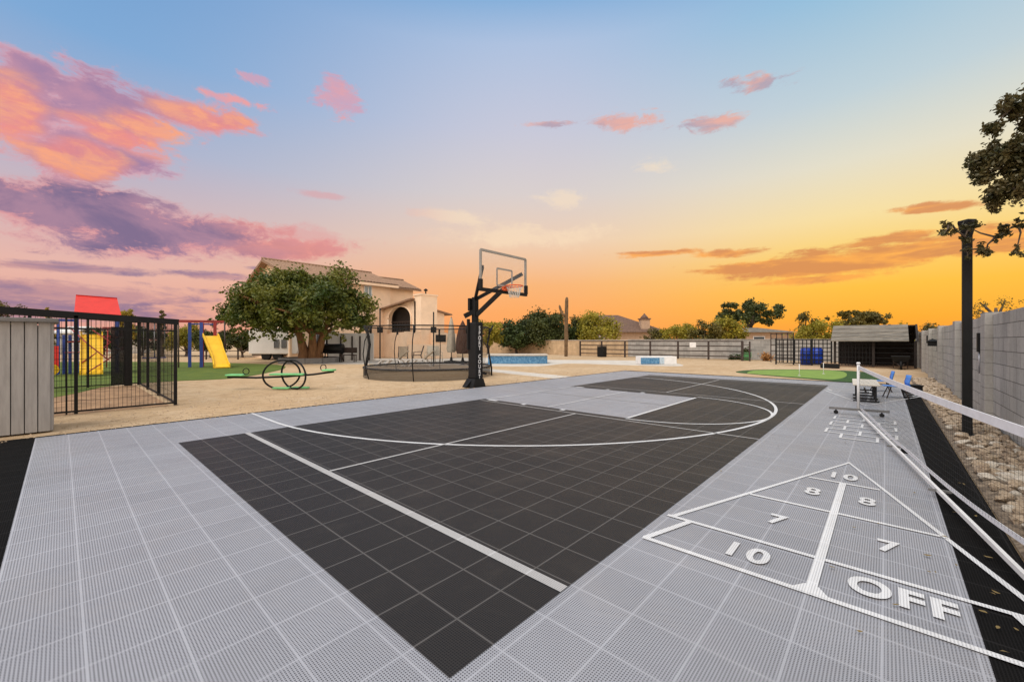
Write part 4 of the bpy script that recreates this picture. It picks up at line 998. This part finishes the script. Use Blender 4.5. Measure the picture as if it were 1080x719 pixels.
b = MB(); b.prism([(1.15,-.02,2.17),(3.1,-.02,1.75),(3.1,-.02,1.69),(1.15,-.02,2.11)], (0,3.3,0)); b.build('rear_roof', M['shade'], sh)
b = MB(); b.prism([(-.4,-.05,1.30),(1.15,-.05,2.2),(3.1,-.05,1.72),(3.1,-.05,1.4),(1.2,-.05,1.75)], (0,.08,0)); b.build('gable_board', M['shade'], sh)
b = MB(); b.box((2.95,1.6,.85), (.06,3.2,1.7)); b.build('back_wall', M['shade'], sh)
b = MB()
for z in (.25,.5,.75,1.0,1.2): b.bar((-.0,0.06,z), (-.0,3.15,z), .025)
for k in range(12): b.bar((0,1.6+k*.14,.05), (0,1.6+k*.14,1.3), .022)
b.build('front_rails', M['black'], sh)
b = MB(); b.slab([(-.2,0),(2.9,0),(2.9,3.2),(-.2,3.2)], 0, .012); b.build('floor_mat', M['dirt'], sh)
t = thing('wheelbarrow', 'dark upturned wheelbarrow at the right front corner of the shelter', 'wheelbarrow', (26.2,-1.75,0))
b = MB(); b.add([(-.3,-.25,.35),(.3,-.25,.35),(.3,.25,.35),(-.3,.25,.35),(-.4,-.34,.62),(.45,-.34,.62),(.45,.34,.62),(-.4,.34,.62)], [(3,2,1,0),(0,1,5,4),(1,2,6,5),(2,3,7,6),(3,0,4,7)]); b.build('tray', M['black'], t)
b = MB(); b.tube([(-.45,-.04,.2),(-.45,.04,.2)], .2, 14); b.build('wheel', M['black'], t)
for y in (-.25,.25): b = MB(); b.tube([(-.45,y*.2,.2),(.2,y,.33),(.9,y*1.1,.55)], .022, 6); b.build('handle', M['iron'], t); b = MB(); b.bar((.3,y,.34), (.35,y,0), .035); b.build('leg', M['iron'], t)
for u, v, lab in ((27.75,2.15,'bright blue barrel behind the lattice fence, nearer one'), (28.6,1.75,'blue barrel farther back beside the shelter post')):
    t = thing('barrel', lab, 'barrel', (u,v,0), group='blue barrels behind the lattice')
    b = MB(); b.lathe([(.26,0),(.28,.04),(.29,.3),(.305,.32),(.29,.34),(.29,.6),(.305,.62),(.29,.64),(.27,.88),(.25,.9)], 20); b.build('drum', M['blue_plastic'], t)
    b = MB(); b.lathe([(.24,.90),(.24,.93),(.2,.94)], 20); b.build('lid', M['blue_plastic'], t)
t = thing('planter_box', 'small black planter box on the ground before the lattice fence', 'planter', (25.0,.85,0))
b = MB(); b.box((0,0,.11), (.4,.75,.22)); b.build('box', M['black'], t, bevel=.01); b = MB(); b.box((0,0,.222), (.34,.69,.01)); b.build('soil', M['dirt'], t)
for px, py, lab in ((843,396,'white golf pin standing on the left half of the putting green'), (868.5,394,'white golf pin standing nearer the middle of the putting green')):
    t = thing('golf_pin', lab, 'golf pin', gnd(px, py), group='golf pins on the putting green')
    b = MB(); b.tube([(0,0,0),(0,0,.45)], .012, 6); b.build('pin', M['white'], t)
    b = MB(); b.lathe([(.055,-.002),(.055,.006),(.03,.006)], 12); b.build('cup', M['white'], t)

# ------------------------------------------------------------------ kid's table and chairs
p = gnd(913.5, 424)
tt = thing('folding_table', 'low white topped table with black legs beside the blue chairs', 'table', (p.x,p.y,0), R(3))
b = MB(); b.box((.66,0,.385), (1.6,.46,.04)); b.build('tabletop', mat('cream_tabletop', (.60,.55,.47), .6, .08), tt, bevel=.012)
for x in (.0,.55,1.3):
    for y in (-.16,.16): b = MB(); b.bar((x,y,.37), (x,y,.02), .035); b.build('leg', M['black'], tt)
    b = MB(); b.bar((x,-.22,.02), (x,.22,.02), .045, .03); b.bar((x,-.16,.15), (x,.16,.15), .03); b.build('foot', M['black'], tt)
b = MB(); b.bar((0,0,.2), (1.3,0,.2), .03); b.build('stretcher', M['black'], tt)
ch = thing('plastic_chair', 'light blue plastic chair nearest the net by the white table', 'chair', atd(945,9.7,z=0), R(104), 'blue chairs at the white table')
ch.scale = (1.10,.92,.86)
b = MB()    # seat shell, front towards +x... seat then curved back
prof = [(.20,.325),(.18,.335),(.0,.32),(-.14,.325),(-.19,.36),(-.215,.45),(-.235,.56),(-.245,.64)]
n_ = 9
for k, (x, z) in enumerate(prof):
    wv = .19 if k < 4 else .18-.004*k
    for j in range(n_):
        y = -wv+2*wv*j/(n_-1); e = (abs(y)/wv)**2; b.v.append((x+(.035*e if k > 4 else 0), y, z+(.018*e if k <= 4 else 0)))
for k in range(len(prof)-1):
    for j in range(n_-1): b.f.append((k*n_+j, (k+1)*n_+j, (k+1)*n_+j+1, k*n_+j+1)); b.mi.append(0)
for nm, fs in (('seat', [f for i, f in enumerate(b.f) if i//(n_-1) < 4]), ('backrest', [f for i, f in enumerate(b.f) if i//(n_-1) >= 4])):
    used = sorted({i for f in fs for i in f}); mp_ = {v: i for i, v in enumerate(used)}
    q_ = MB(); q_.add([b.v[i] for i in used], [tuple(mp_[i] for i in f) for f in fs], True)
    o = q_.build(nm, M['chair_blue'], ch); so_ = o.modifiers.new('shell', 'SOLIDIFY'); so_.thickness = .014
for sx_, sy in ((.15,.15),(.15,-.15),(-.14,.15),(-.14,-.15)):
    q_ = MB(); q_.tube([(sx_*.7,sy*.8,.315),(sx_*1.25,sy*1.15,0)], .011, 8); q_.build('leg', M['iron'], ch)
c2 = copy_tree(ch); c2.location = atd(929.5,11.0,z=0); c2.rotation_euler = (0,0,R(98)); c2['label'] = 'light blue plastic chair farther from the net behind the white table'
t = thing('storage_crate', 'dark low crate standing on the court edge right of the blue chairs', 'crate', atd(964,10.6,z=0), R(10))
b = MB(); b.box((0,0,.10), (.34,.26,.20)); b.build('crate_body', M['black'], t, bevel=.01); b = MB(); b.box((0,0,.21), (.37,.29,.03)); b.build('lid', M['black'], t, bevel=.008)

# ------------------------------------------------------------------ grey shed at the left
sd = thing('storage_shed', 'grey vertical board storage shed at the left edge beside the kennel', 'shed', (-1.09,8.0,0))
nb = 16; bw = .127
for i in range(nb):
    b = MB(); b.box((-(i+.5)*bw,.02,.82), (bw-.010,.04,1.62)); b.build('board', M['grey_board'], sd, bevel=.004)
b = MB(); b.box((-nb*bw/2-.02,.45,.80), (nb*bw-.02,.8,1.56)); b.build('shed_body', M['grey_cap'], sd)
b = MB(); b.box((-.0,.45,.82), (.05,.84,1.62)); b.build('corner_board', M['grey_board'], sd, bevel=.005)
b = MB(); b.box((-nb*bw/2+.02,.42,1.655), (nb*bw+.12,1.0,.06)); b.build('roof_cap', M['grey_cap'], sd, bevel=.01)

# ------------------------------------------------------------------ kennel
kn = thing('dog_kennel', 'black wire kennel enclosure with sloping roof rails beside the grey shed', 'kennel', (.64,9.87,0))
KU0, KU1, KV1 = -3.4, 0.0, 6.0
ztop = lambda u, v=0: 1.74-.055*u+.035*v
for (u, v, w_) in ((0,0,.055),(-1.44,0,.05),(-1.56,0,.025),(-3.3,0,.07),(0,2.2,.06),(0,4.1,.06),(0,6.0,.08),(-.25,6.0,.18),(-1.1,6,.05),(-2.2,6,.06),(-3.3,6,.06)):
    b = MB(); b.box((u,v,ztop(u,v)/2), (w_,w_,ztop(u,v))); b.build('post', M['black'], kn)
def wire_panel(p0, p1, sp, hs, r=.0028):
    p0, p1 = Vector(p0), Vector(p1); d = p1-p0; n = int(d.length/sp); mb = MB()
    for i in range(n+1):
        q_ = p0+d*i/n; mb.bar(q_+Vector((0,0,.04)), q_+Vector((0,0,ztop(q_.x,q_.y)-.02)), r*2)
    for h in hs: mb.bar(p0+Vector((0,0,h)), p1+Vector((0,0,h)), r*2)
    return mb
hs_ = np.linspace(.05,1.6,9)
wire_panel((-3.3,0,0), (0,0,0), .062, hs_).build('front_mesh', M['black'], kn)
wire_panel((0,0,0), (0,6,0), .10, hs_).build('side_mesh', M['black'], kn)
wire_panel((-3.3,6,0), (0,6,0), .10, hs_).build('rear_mesh', M['black'], kn)
b = MB()
for (p0, p1) in (((-3.6,0),(.05,0)),((-3.6,6),(.05,6))): b.bar((p0[0],p0[1],ztop(*p0)), (p1[0],p1[1],ztop(*p1)), .05, .09)
b.bar((0,0,ztop(0)), (0,6,ztop(0,6)), .05, .06)
b.bar((-3.4,0,1.60), (0,0,1.56), .03); b.bar((-3.4,0,.05), (0,0,.05), .03); b.bar((0,0,.05), (0,6,.05), .03); b.bar((-3.4,6,.05), (0,6,.05), .03)
b.build('frame_rail', M['black'], kn)
b = MB()
for k in range(7):
    v = k*1.0; b.bar((-3.6,v,ztop(-3.6,v)+.05), (.06,v,ztop(.06,v)+.05), .03, .04)
for k in range(9):
    u = -3.5+k*.43; b.bar((u,0,ztop(u)+.04), (u,6,ztop(u,6)+.04), .014)
b.build('roof_rail', M['black'], kn)
b = MB(); b.box((-.42,5.96,.9), (.42,.03,1.75)); b.build('gate_screen', mat('black_windscreen', (.012,.012,.012), .9, .1, alpha=.8), kn)

# ------------------------------------------------------------------ play sets (local x to the right, y away from the court)
PR = math.atan2(RT[1], RT[0]); TH1 = math.atan2(540-103, F); TH2 = math.atan2(540-212, F)
D1 = 17.0; k1 = D1/F*math.cos(TH1)
pt = thing('play_tower', 'play tower with bright red roof, straight yellow slide and blue posts', 'play set', atd(103, D1, z=0), PR+TH1)
X = lambda px: (px-103)*k1
for px in (80.5,124.5):
    for y in (0,1.4): b = MB(); b.box((X(px),y,1.25), (.11,.11,2.5)); b.build('post', M['blue'], pt)
b = MB(); rz0, rz1 = 2.42, 3.22
b.prism([(X(79),-.25,rz0),(X(128.5),-.25,rz0-.03),(X(124.5),.7,rz1-.02),(X(80),.7,rz1+.02)], (0,.03,.03))
b.prism([(X(79),1.65,rz0),(X(128.5),1.65,rz0-.03),(X(124.5),.7,rz1-.02),(X(80),.7,rz1+.02)], (0,-.03,.03)); b.build('roof', M['red'], pt)
b = MB(); b.box((X(102),.0,2.34), (1.6,.05,.16)); b.build('header_panel', mat('olive_panel', (.28,.22,.03), .6, .2), pt)
b = MB(); b.box((X(102.5),.7,1.32), (1.72,1.5,.08)); b.build('platform', M['iron'], pt)
b = MB()
x0, x1 = X(85.5), X(107); ps = [(0,1.62),(-.25,1.55),(-.9,.85),(-1.35,.30),(-1.75,.12)]
for (ya, za), (yb, zb_) in zip(ps, ps[1:]):
    b.prism([(x0,ya,za),(x1,ya,za),(x1,yb,zb_),(x0,yb,zb_)], (0,0,-.05))
    for xx in (x0, x1): b.prism([(xx,ya,za+.12),(xx,yb,zb_+.12),(xx,yb,zb_-.05),(xx,ya,za-.05)], (.04,0,0))
b.build('slide', M['yellow'], pt)
for z in (1.55,1.9): b = MB(); b.bar((X(108),0,z), (X(124),0,z), .06); b.build('guard_rail', M['red_wood'], pt)
b = MB()
rp = [((-.8,-.1,1.9),(.3,-1.4,.6)),((.75,-.1,1.7),(-.5,-1.3,.45)),((-.9,-.2,1.3),(.8,-.3,1.55)),((.8,-.2,1.1),(-.3,-1.9,.15)),((-.2,-.2,1.85),(.9,-.8,.9)),((-.9,-.6,.9),(.9,-.5,1.0)),((.3,-.2,1.9),(.25,-1.0,.3))]
for a, c_ in rp: b.tube([a, (Vector(a)+Vector(c_))/2-Vector((0,0,.05)), c_], .022, 6)
b.build('climbing_net', M['red_wood'], pt)
b = MB(); b.box((X(58),-.2,.66), (.34,.08,1.0)); b.build('climbing_wall', M['red'], pt)
b = MB(); b.tube([(X(55),-.4,.25),(X(58),-.6,.25)], .22, 14); b.build('toy_panel', M['yellow'], pt)
for px in (68,74): b = MB(); b.box((X(px),.6,.8), (.09,.09,1.6)); b.build('post', M['blue'], pt)
b = MB(); b.bar((X(80),.7,2.2), (X(60),.7,2.2), .1); b.bar((X(62),.3,0), (X(62),.7,2.2), .08); b.bar((X(62),1.1,0), (X(62),.7,2.2), .08); b.build('side_frame', M['blue'], pt)

D2 = 21.0; k2 = D2/F*math.cos(TH2); X2 = lambda px: (px-212)*k2
p2 = thing('play_set', 'red and blue climbing frame with a wavy yellow slide on the lawn', 'play set', atd(212, D2, z=0), PR+TH2)
b = MB(); b.bar((X2(140),.2,2.33), (X2(237),.2,2.36), .10, .13); b.build('beam', M['red_wood'], p2)
b = MB(); b.bar((X2(198),.9,2.24), (X2(230),.9,2.24), .07); b.build('beam', M['blue'], p2)
for px, y, m1, zc in ((200,.6,'blue',1.0),(212.3,.1,'blue',1.1),(227,.1,'red_wood',1.3),(213.5,.9,'red_wood',1.6)):
    b = MB(); b.box((X2(px),y,2.3/2), (.14,.14,2.3)); b.build('post', M[m1], p2)
for px, y, m1 in ((238,-.3,'iron'),(188.5,.5,'bark_grey')):
    b = MB(); b.tube([(X2(px),y,0),(X2(px)-.02,y+.2,2.35)], .035, 8); b.build('leg', M[m1], p2)
b = MB(); b.box((X2(220),.55,1.45), (.75,.9,.07)); b.build('platform', M['iron'], p2)
b = MB(); prof = [(0,1.62,-.42,.36),(-.25,1.55,-.38,.40),(-.55,1.15,-.22,.55),(-.85,.85,-.1,.62),(-1.15,.5,.05,.75),(-1.4,.2,.1,.85),(-1.65,.08,.1,.92)]
prof = [(y, z, X2(222)+a*.8, X2(222)+c_*.8) for y, z, a, c_ in prof]
for (ya, za, xa, xb), (yb, zb_, xc, xd) in zip(prof, prof[1:]):
    b.prism([(xa,ya,za),(xb,ya,za),(xd,yb,zb_),(xc,yb,zb_)], (0,0,-.05))
    for q0, q1 in ((xa,xc),(xb,xd)): b.prism([(q0,ya,za+.13),(q1,yb,zb_+.13),(q1,yb,zb_-.05),(q0,ya,za-.05)], (.04,0,0))
b.build('slide', M['yellow'], p2)
for px in (160,170): 
    b = MB(); b.tube([(X2(px)-.2,.2,2.3),(X2(px)-.2,.2,.55)], .012, 5); b.tube([(X2(px)+.2,.2,2.3),(X2(px)+.2,.2,.55)], .012, 5); sw = b.build('swing_chain', M['grey_metal'], p2)
    b = MB(); b.box((X2(px),.2,.53), (.5,.18,.04)); b.build('swing_seat', M['blue'], sw)

# ------------------------------------------------------------------ rocker toy (black hoops with green seats)
D3 = 11.55; k3 = D3/F; X3 = lambda px: (px-302)*k3; Z3 = lambda py: CZ+(HZ-py)*k3
ro = thing('seesaw', 'black hoop framed seesaw with light green seats on the gravel', 'seesaw', atd(302, D3, z=0), PR)
for cx_, yaw_, s_ in ((-.13,R(22),-1),(.20,R(-22),1)):
    b = MB(); rad = .41; pts_ = []
    for t_ in np.linspace(0, 2*math.pi, 41)[:-1]:
        xx = .46*math.cos(t_); zz = .41+.40*math.sin(t_); lean = s_*.18*(zz-.41)
        pts_.append((cx_+xx*math.cos(yaw_)-lean*.6, xx*math.sin(yaw_)+lean*.3, max(.02, zz)))
    b.tube(pts_, .026, 8, closed=True); hp_ = b.build('hoop', M['black'], ro)
    b = MB(); b.box((cx_+.1+s_*.08,s_*.05,.035), (.46,.12,.05)); b.build('ground_pad', M['lime'], hp_, bevel=.015)
b = MB(); b.tube([(X3(240),0,Z3(397.6)),(X3(270),0,Z3(398.2)),(X3(302),0,Z3(397)),(X3(330),0,Z3(394.8)),(X3(352),0,Z3(391.8))], .028, 8); b.build('beam', M['black'], ro)
for px, py, w_ in ((249.5,395.4,.5),(347,390.2,.32),(304,394.6,.95)):
    b = MB(); b.box((X3(px),0,Z3(py)), (w_,.26,.05)); b.build('seat', M['lime'], ro, bevel=.02)
for px, py in ((259.5,391.5),(341,387.5)):
    b = MB(); b.tube([(X3(px)+.055*math.cos(t_), .05*math.cos(t_), Z3(py)+.085*math.sin(t_)) for t_ in np.linspace(0, 2*math.pi, 17)[:-1]], .012, 6, closed=True); b.build('handle', M['black'], ro)

# ------------------------------------------------------------------ trampoline
D4 = 16.2; k4 = D4/F
tr = thing('trampoline', 'large round trampoline with dark safety net behind the basketball post', 'trampoline', atd(452, D4, z=0), PR)
RR = 2.42; ZM = .36; ZT = 1.88; n_ = 48
circ = lambda r, z: [(r*math.cos(2*math.pi*i/n_), r*math.sin(2*math.pi*i/n_), z) for i in range(n_)]
b = MB(); b.tube(circ(RR,ZM), .035, 8, closed=True); b.build('frame_ring', M['black'], tr)
b = MB(); b.lathe([(RR-.28,ZM-.01),(.01,ZM-.03)], n_, cap=False); b.build('jumping_mat', M['mat_black'], tr)
b = MB(); b.lathe([(RR+.04,ZM-.02),(RR+.02,ZM+.03),(RR-.30,ZM+.02)], n_, cap=False); b.build('spring_cover', M['mat_black'], tr)
b = MB(); b.lathe([(RR+.01,ZM),(RR+.01,.0)], n_, cap=False); b.build('skirt', mat('trampoline_skirt', (.025,.022,.02), .9, .1, alpha=.58), tr)
b = MB(); b.tube(circ(RR-.06,ZT), .022, 8, closed=True); b.build('top_ring', M['black'], tr)
b = MB(); prof_ = [(RR-.22,ZM+.02),(RR-.12,.8),(RR-.07,1.3),(RR-.07,ZT)]
b.lathe(prof_, n_, cap=False); b.build('safety_net', M['net_black'], tr)
for i in range(8):
    a = 2*math.pi*i/8; ca_, sa_ = math.cos(a), math.sin(a)
    b = MB(); rp_ = [(RR+.06,.0),(RR+.06,.3),(RR-.02,.75),(RR-.10,1.2),(RR-.02,1.65),(RR+.12,ZT+.08)] if i % 4 == 0 else [(RR+.05,0),(RR+.20,.5),(RR+.26,.9),(RR+.20,1.35),(RR-.05,ZT)]
    b.tube([(r_*ca_, r_*sa_, z_) for r_, z_ in rp_], (.055 if i == 4 else .035) if i % 4 == 0 else .018, 8); b.build('net_pole', M['black'], tr)
    b = MB(); b.tube([((RR-.02)*ca_,(RR-.02)*sa_,ZT-.02),((RR-.02)*ca_,(RR-.02)*sa_,ZT-.26)], .04, 8); b.build('foam_sleeve', M['black'], tr)

# ------------------------------------------------------------------ patio furniture behind the trampoline
def sling_chair(name, px, dep, rz, label, frame, fabric):
    t = thing(name, label, 'chair', atd(px, dep, z=0), rz, 'patio chairs behind the trampoline')
    b = MB(); b.box((0,0,.42), (.50,.52,.04)); b.build('seat', fabric, t, bevel=.01)
    b = MB(); b.prism([(-.24,-.24,.44),(-.24,.24,.44),(-.42,.24,1.02),(-.42,-.24,1.02)], (-.03,0,.0)); b.build('backrest', fabric, t)
    for y in (-.27,.27):
        b = MB(); b.tube([(.28,y,0),(.22,y,.62),(-.32,y,.66)], .02, 6); b.build('armrest', frame, t)
        b = MB(); b.tube([(-.36,y,0),(-.24,y,.42),(-.43,y,1.04)], .02, 6); b.build('leg', frame, t)
    return t
sling_chair('patio_chair', 425, 25, R(60), 'tan sling patio chair turned right behind the trampoline net', M['iron'], M['sling'])
sling_chair('patio_chair', 453.5, 26, R(220), 'pale sling patio chair turned left before the chimney', M['sling'], M['sling'])
sling_chair('patio_chair', 440, 27, R(140), 'dark patio chair in front of the fireplace opening', M['iron'], M['iron'])
sling_chair('patio_chair', 461, 26.5, R(250), 'pale patio chair right of the fireplace by the beige umbrella', M['sling'], M['sling'])
for px, lab in ((414,'white framed folding lounger left of the trampoline centre'), (441,'white framed folding lounger near the patio chairs')):
    t = thing('sun_lounger', lab, 'lounger', atd(px, 22.0, z=0), PR, 'white loungers behind the trampoline')
    b = MB(); b.prism([(-.75,-.28,.36),(.35,-.28,.36),(.35,.28,.36),(-.75,.28,.36)], (0,0,.04)); b.build('seat', M['sling'], t)
    b = MB(); b.prism([(.35,-.28,.38),(.85,-.28,.80),(.85,.28,.80),(.35,.28,.38)], (-.03,0,.03)); b.build('backrest', M['sling'], t)
    for y in (-.3,.3):
        b = MB(); b.bar((-.85,y,0), (-.45,y,.38), .05); b.bar((-.05,y,.38), (-.45,y,.0), .05); b.bar((.75,y,0), (.35,y,.40), .05); b.bar((-.8,y,.37), (.4,y,.37), .05); b.build('side_frame', M['white'], t)
def umbrella(px, dep, label, m, w0, w1, zt0, zb0):
    t = thing('patio_umbrella', label, 'umbrella', atd(px, dep, z=0), 0, 'folded patio umbrellas')
    b = MB(); b.tube([(0,0,0),(0,0,zt0+.05)], .03, 8); b.build('pole', M['iron'], t)
    b = MB(); n_ = 20; prof_ = [(.05,zt0),(w0*.6,zt0-.4),(w0,zt0-1.1),(w1,zb0+.2),(w1*.8,zb0)]; vs = []
    for r_, z_ in prof_:
        for j in range(n_): q_ = r_*(1 if j % 2 else .72); vs.append((q_*math.cos(2*math.pi*j/n_), q_*math.sin(2*math.pi*j/n_), z_))
    b.add(vs, [(i*n_+j, i*n_+(j+1) % n_, (i+1)*n_+(j+1) % n_, (i+1)*n_+j) for i in range(len(prof_)-1) for j in range(n_)], True); b.build('canopy', m, t)
    b = MB(); b.lathe([(.48,0),(.48,.06),(.1,.1),(.06,.3)], 20); b.build('base', M['black'], t)
umbrella(476, 26.5, 'beige folded patio umbrella between the house and the basketball post', M['sling'], .24, .32, 2.85, .62)
umbrella(488, 26.0, 'wide dark brown folded umbrella left of the basketball post', M['brown_canvas'], .42, .46, 2.6, .55)

# ------------------------------------------------------------------ neighbours' roofs
def hip_house(px0, px1, dep, ze, zr, label, chim=None, m=None):
    p = atd((px0+px1)/2, dep, z=0); L = (px1-px0)*dep/F; t = thing('neighbour_house', label, 'house', p, PR, 'houses beyond the far wall')
    b = MB(); b.box((0,4,ze/2), (L-1,7.4,ze)); b.build('wall', M['neigh'], t)
    h = L/2; b = MB(); b.add([(-h,-.3,ze),(h,-.3,ze),(h,8.3,ze),(-h,8.3,ze),(-h*.18,4,zr),(h*.18,4,zr)], [(0,1,5,4),(1,2,5),(2,3,4,5),(3,0,4),(3,2,1,0)]); b.build('roof', m or M['roof_dark'], t)
    if chim:
        cx_ = (chim-(px0+px1)/2)*dep/F
        b = MB(); b.box((cx_,1.0,(ze+4.45)/2), (1.25,1.1,4.45-ze)); c_ = b.build('chimney', M['neigh'], t)
        b = MB(); b.box((cx_,1.0,4.5), (1.5,1.35,.16)); b.lathe([(.62,4.58),(.5,4.8),(.15,5.15),(.08,5.3)], 8, (cx_,1.0,0)); b.build('chimney_cap', M['roof_dark'], c_)
    f_ = MB(); f_.box((-h*.3,.27,ze*.55), (1.6,.08,1.2)); w_ = f_.build('window', M['white'], t); b = MB(); b.box((-h*.3,.22,ze*.55), (1.4,.05,1.0)); b.build('pane', M['glass_dark'], w_)
hip_house(592, 706, 58, 2.6, 5.25, 'brown hip roofed neighbour house with a chimney beyond the rail fence', 682)
hip_house(780, 842, 56, 2.55, 3.3, 'low grey roofed neighbour house below the big dark tree', None, M['corr'])

# ------------------------------------------------------------------ fallen leaves on the tiles
rnd = random.Random(12)
lm = []
for k in range(4):
    b = MB(); n_ = 7
    up_ = [(x, .32*math.sin(math.pi*(x+.5))**1.2*(.8+.2*k/3), .10*math.cos(3*x+k)) for x in np.linspace(-.5,.5,n_)]
    vs = up_+[(x,-y,z+.04) for x, y, z in up_]; b.add(vs, [(i,i+1,n_+i+1,n_+i) for i in range(n_-1)]); me = b.mesh('fallen_leaf'); me.materials.append(M['litter']); lm.append(me)
spots = [(907,669),(1050,665),(1062,690),(985,605),(983,603),(1046,632),(1049,628),(976,590),(1010,600),(903,559),(930,556),(945,643),(1068,668),(1003,540),(1020,560),(1028,548),(1010,512),(890,470),(760,500),(820,470),(1040,590),(1015,515),(925,487),(905,505),(1000,570),(963,520),(880,600),(1033,650)]
for px, py in spots:
    p = gnd(px+rnd.uniform(-4,4), py+rnd.uniform(-3,3)); o = bpy.data.objects.new('fallen_leaf', lm[rnd.randrange(4)]); COL.objects.link(o)
    s_ = rnd.uniform(.02,.042); o.location = (p.x,p.y,.022); o.scale = (s_,s_*.8,s_); o.rotation_euler = (rnd.uniform(-.2,.2),rnd.uniform(-.2,.2),rnd.uniform(0,6.28))
    tag(o, 'dry yellow brown leaf fallen on the court tiles near the block wall', 'leaf', 'fallen leaves on the court')

# ------------------------------------------------------------------ loose gravel on the yard and along the court edge
r_ = np.random.default_rng(8); n = 5200
u = r_.uniform(-3, 17, n); v = 7.63+r_.exponential(1.5, n); k = r_.random(n) < .06; v[k] = 7.40+r_.random(k.sum())*.2
ok = ~((u < -1.0) & (v > 7.9) & (v < 8.9)); u, v = u[ok], v[ok]; n = len(u)
sz = r_.uniform(.006, .017, n)*(1+(r_.random(n) < .06)*1.2)
base_ = np.array([[1,0,0],[-.5,.87,0],[-.5,-.87,0],[0,0,.9]]); ang = r_.uniform(0, 6.28, n); ca_, sa_ = np.cos(ang), np.sin(ang)
P_ = base_[None]*sz[:,None,None]; Q_ = P_.copy(); Q_[:,:,0] = P_[:,:,0]*ca_[:,None]-P_[:,:,1]*sa_[:,None]; Q_[:,:,1] = P_[:,:,0]*sa_[:,None]+P_[:,:,1]*ca_[:,None]
Q_ += np.stack([u, v, np.where(v < 7.62, .004, -.013)], 1)[:,None,:]
gv = Q_.reshape(-1,3).tolist(); gf = [f for i in range(n) for f in ((4*i,4*i+1,4*i+3),(4*i+1,4*i+2,4*i+3),(4*i+2,4*i,4*i+3))]
me = bpy.data.meshes.new('gravel'); me.from_pydata(gv, [], gf)
tag(link('gravel', me, mat('loose_gravel', (.34,.235,.14), .95, .4, 9, col2=(.60,.48,.35))), 'loose tan gravel scattered along the back edge of the court', 'gravel', kind='stuff')
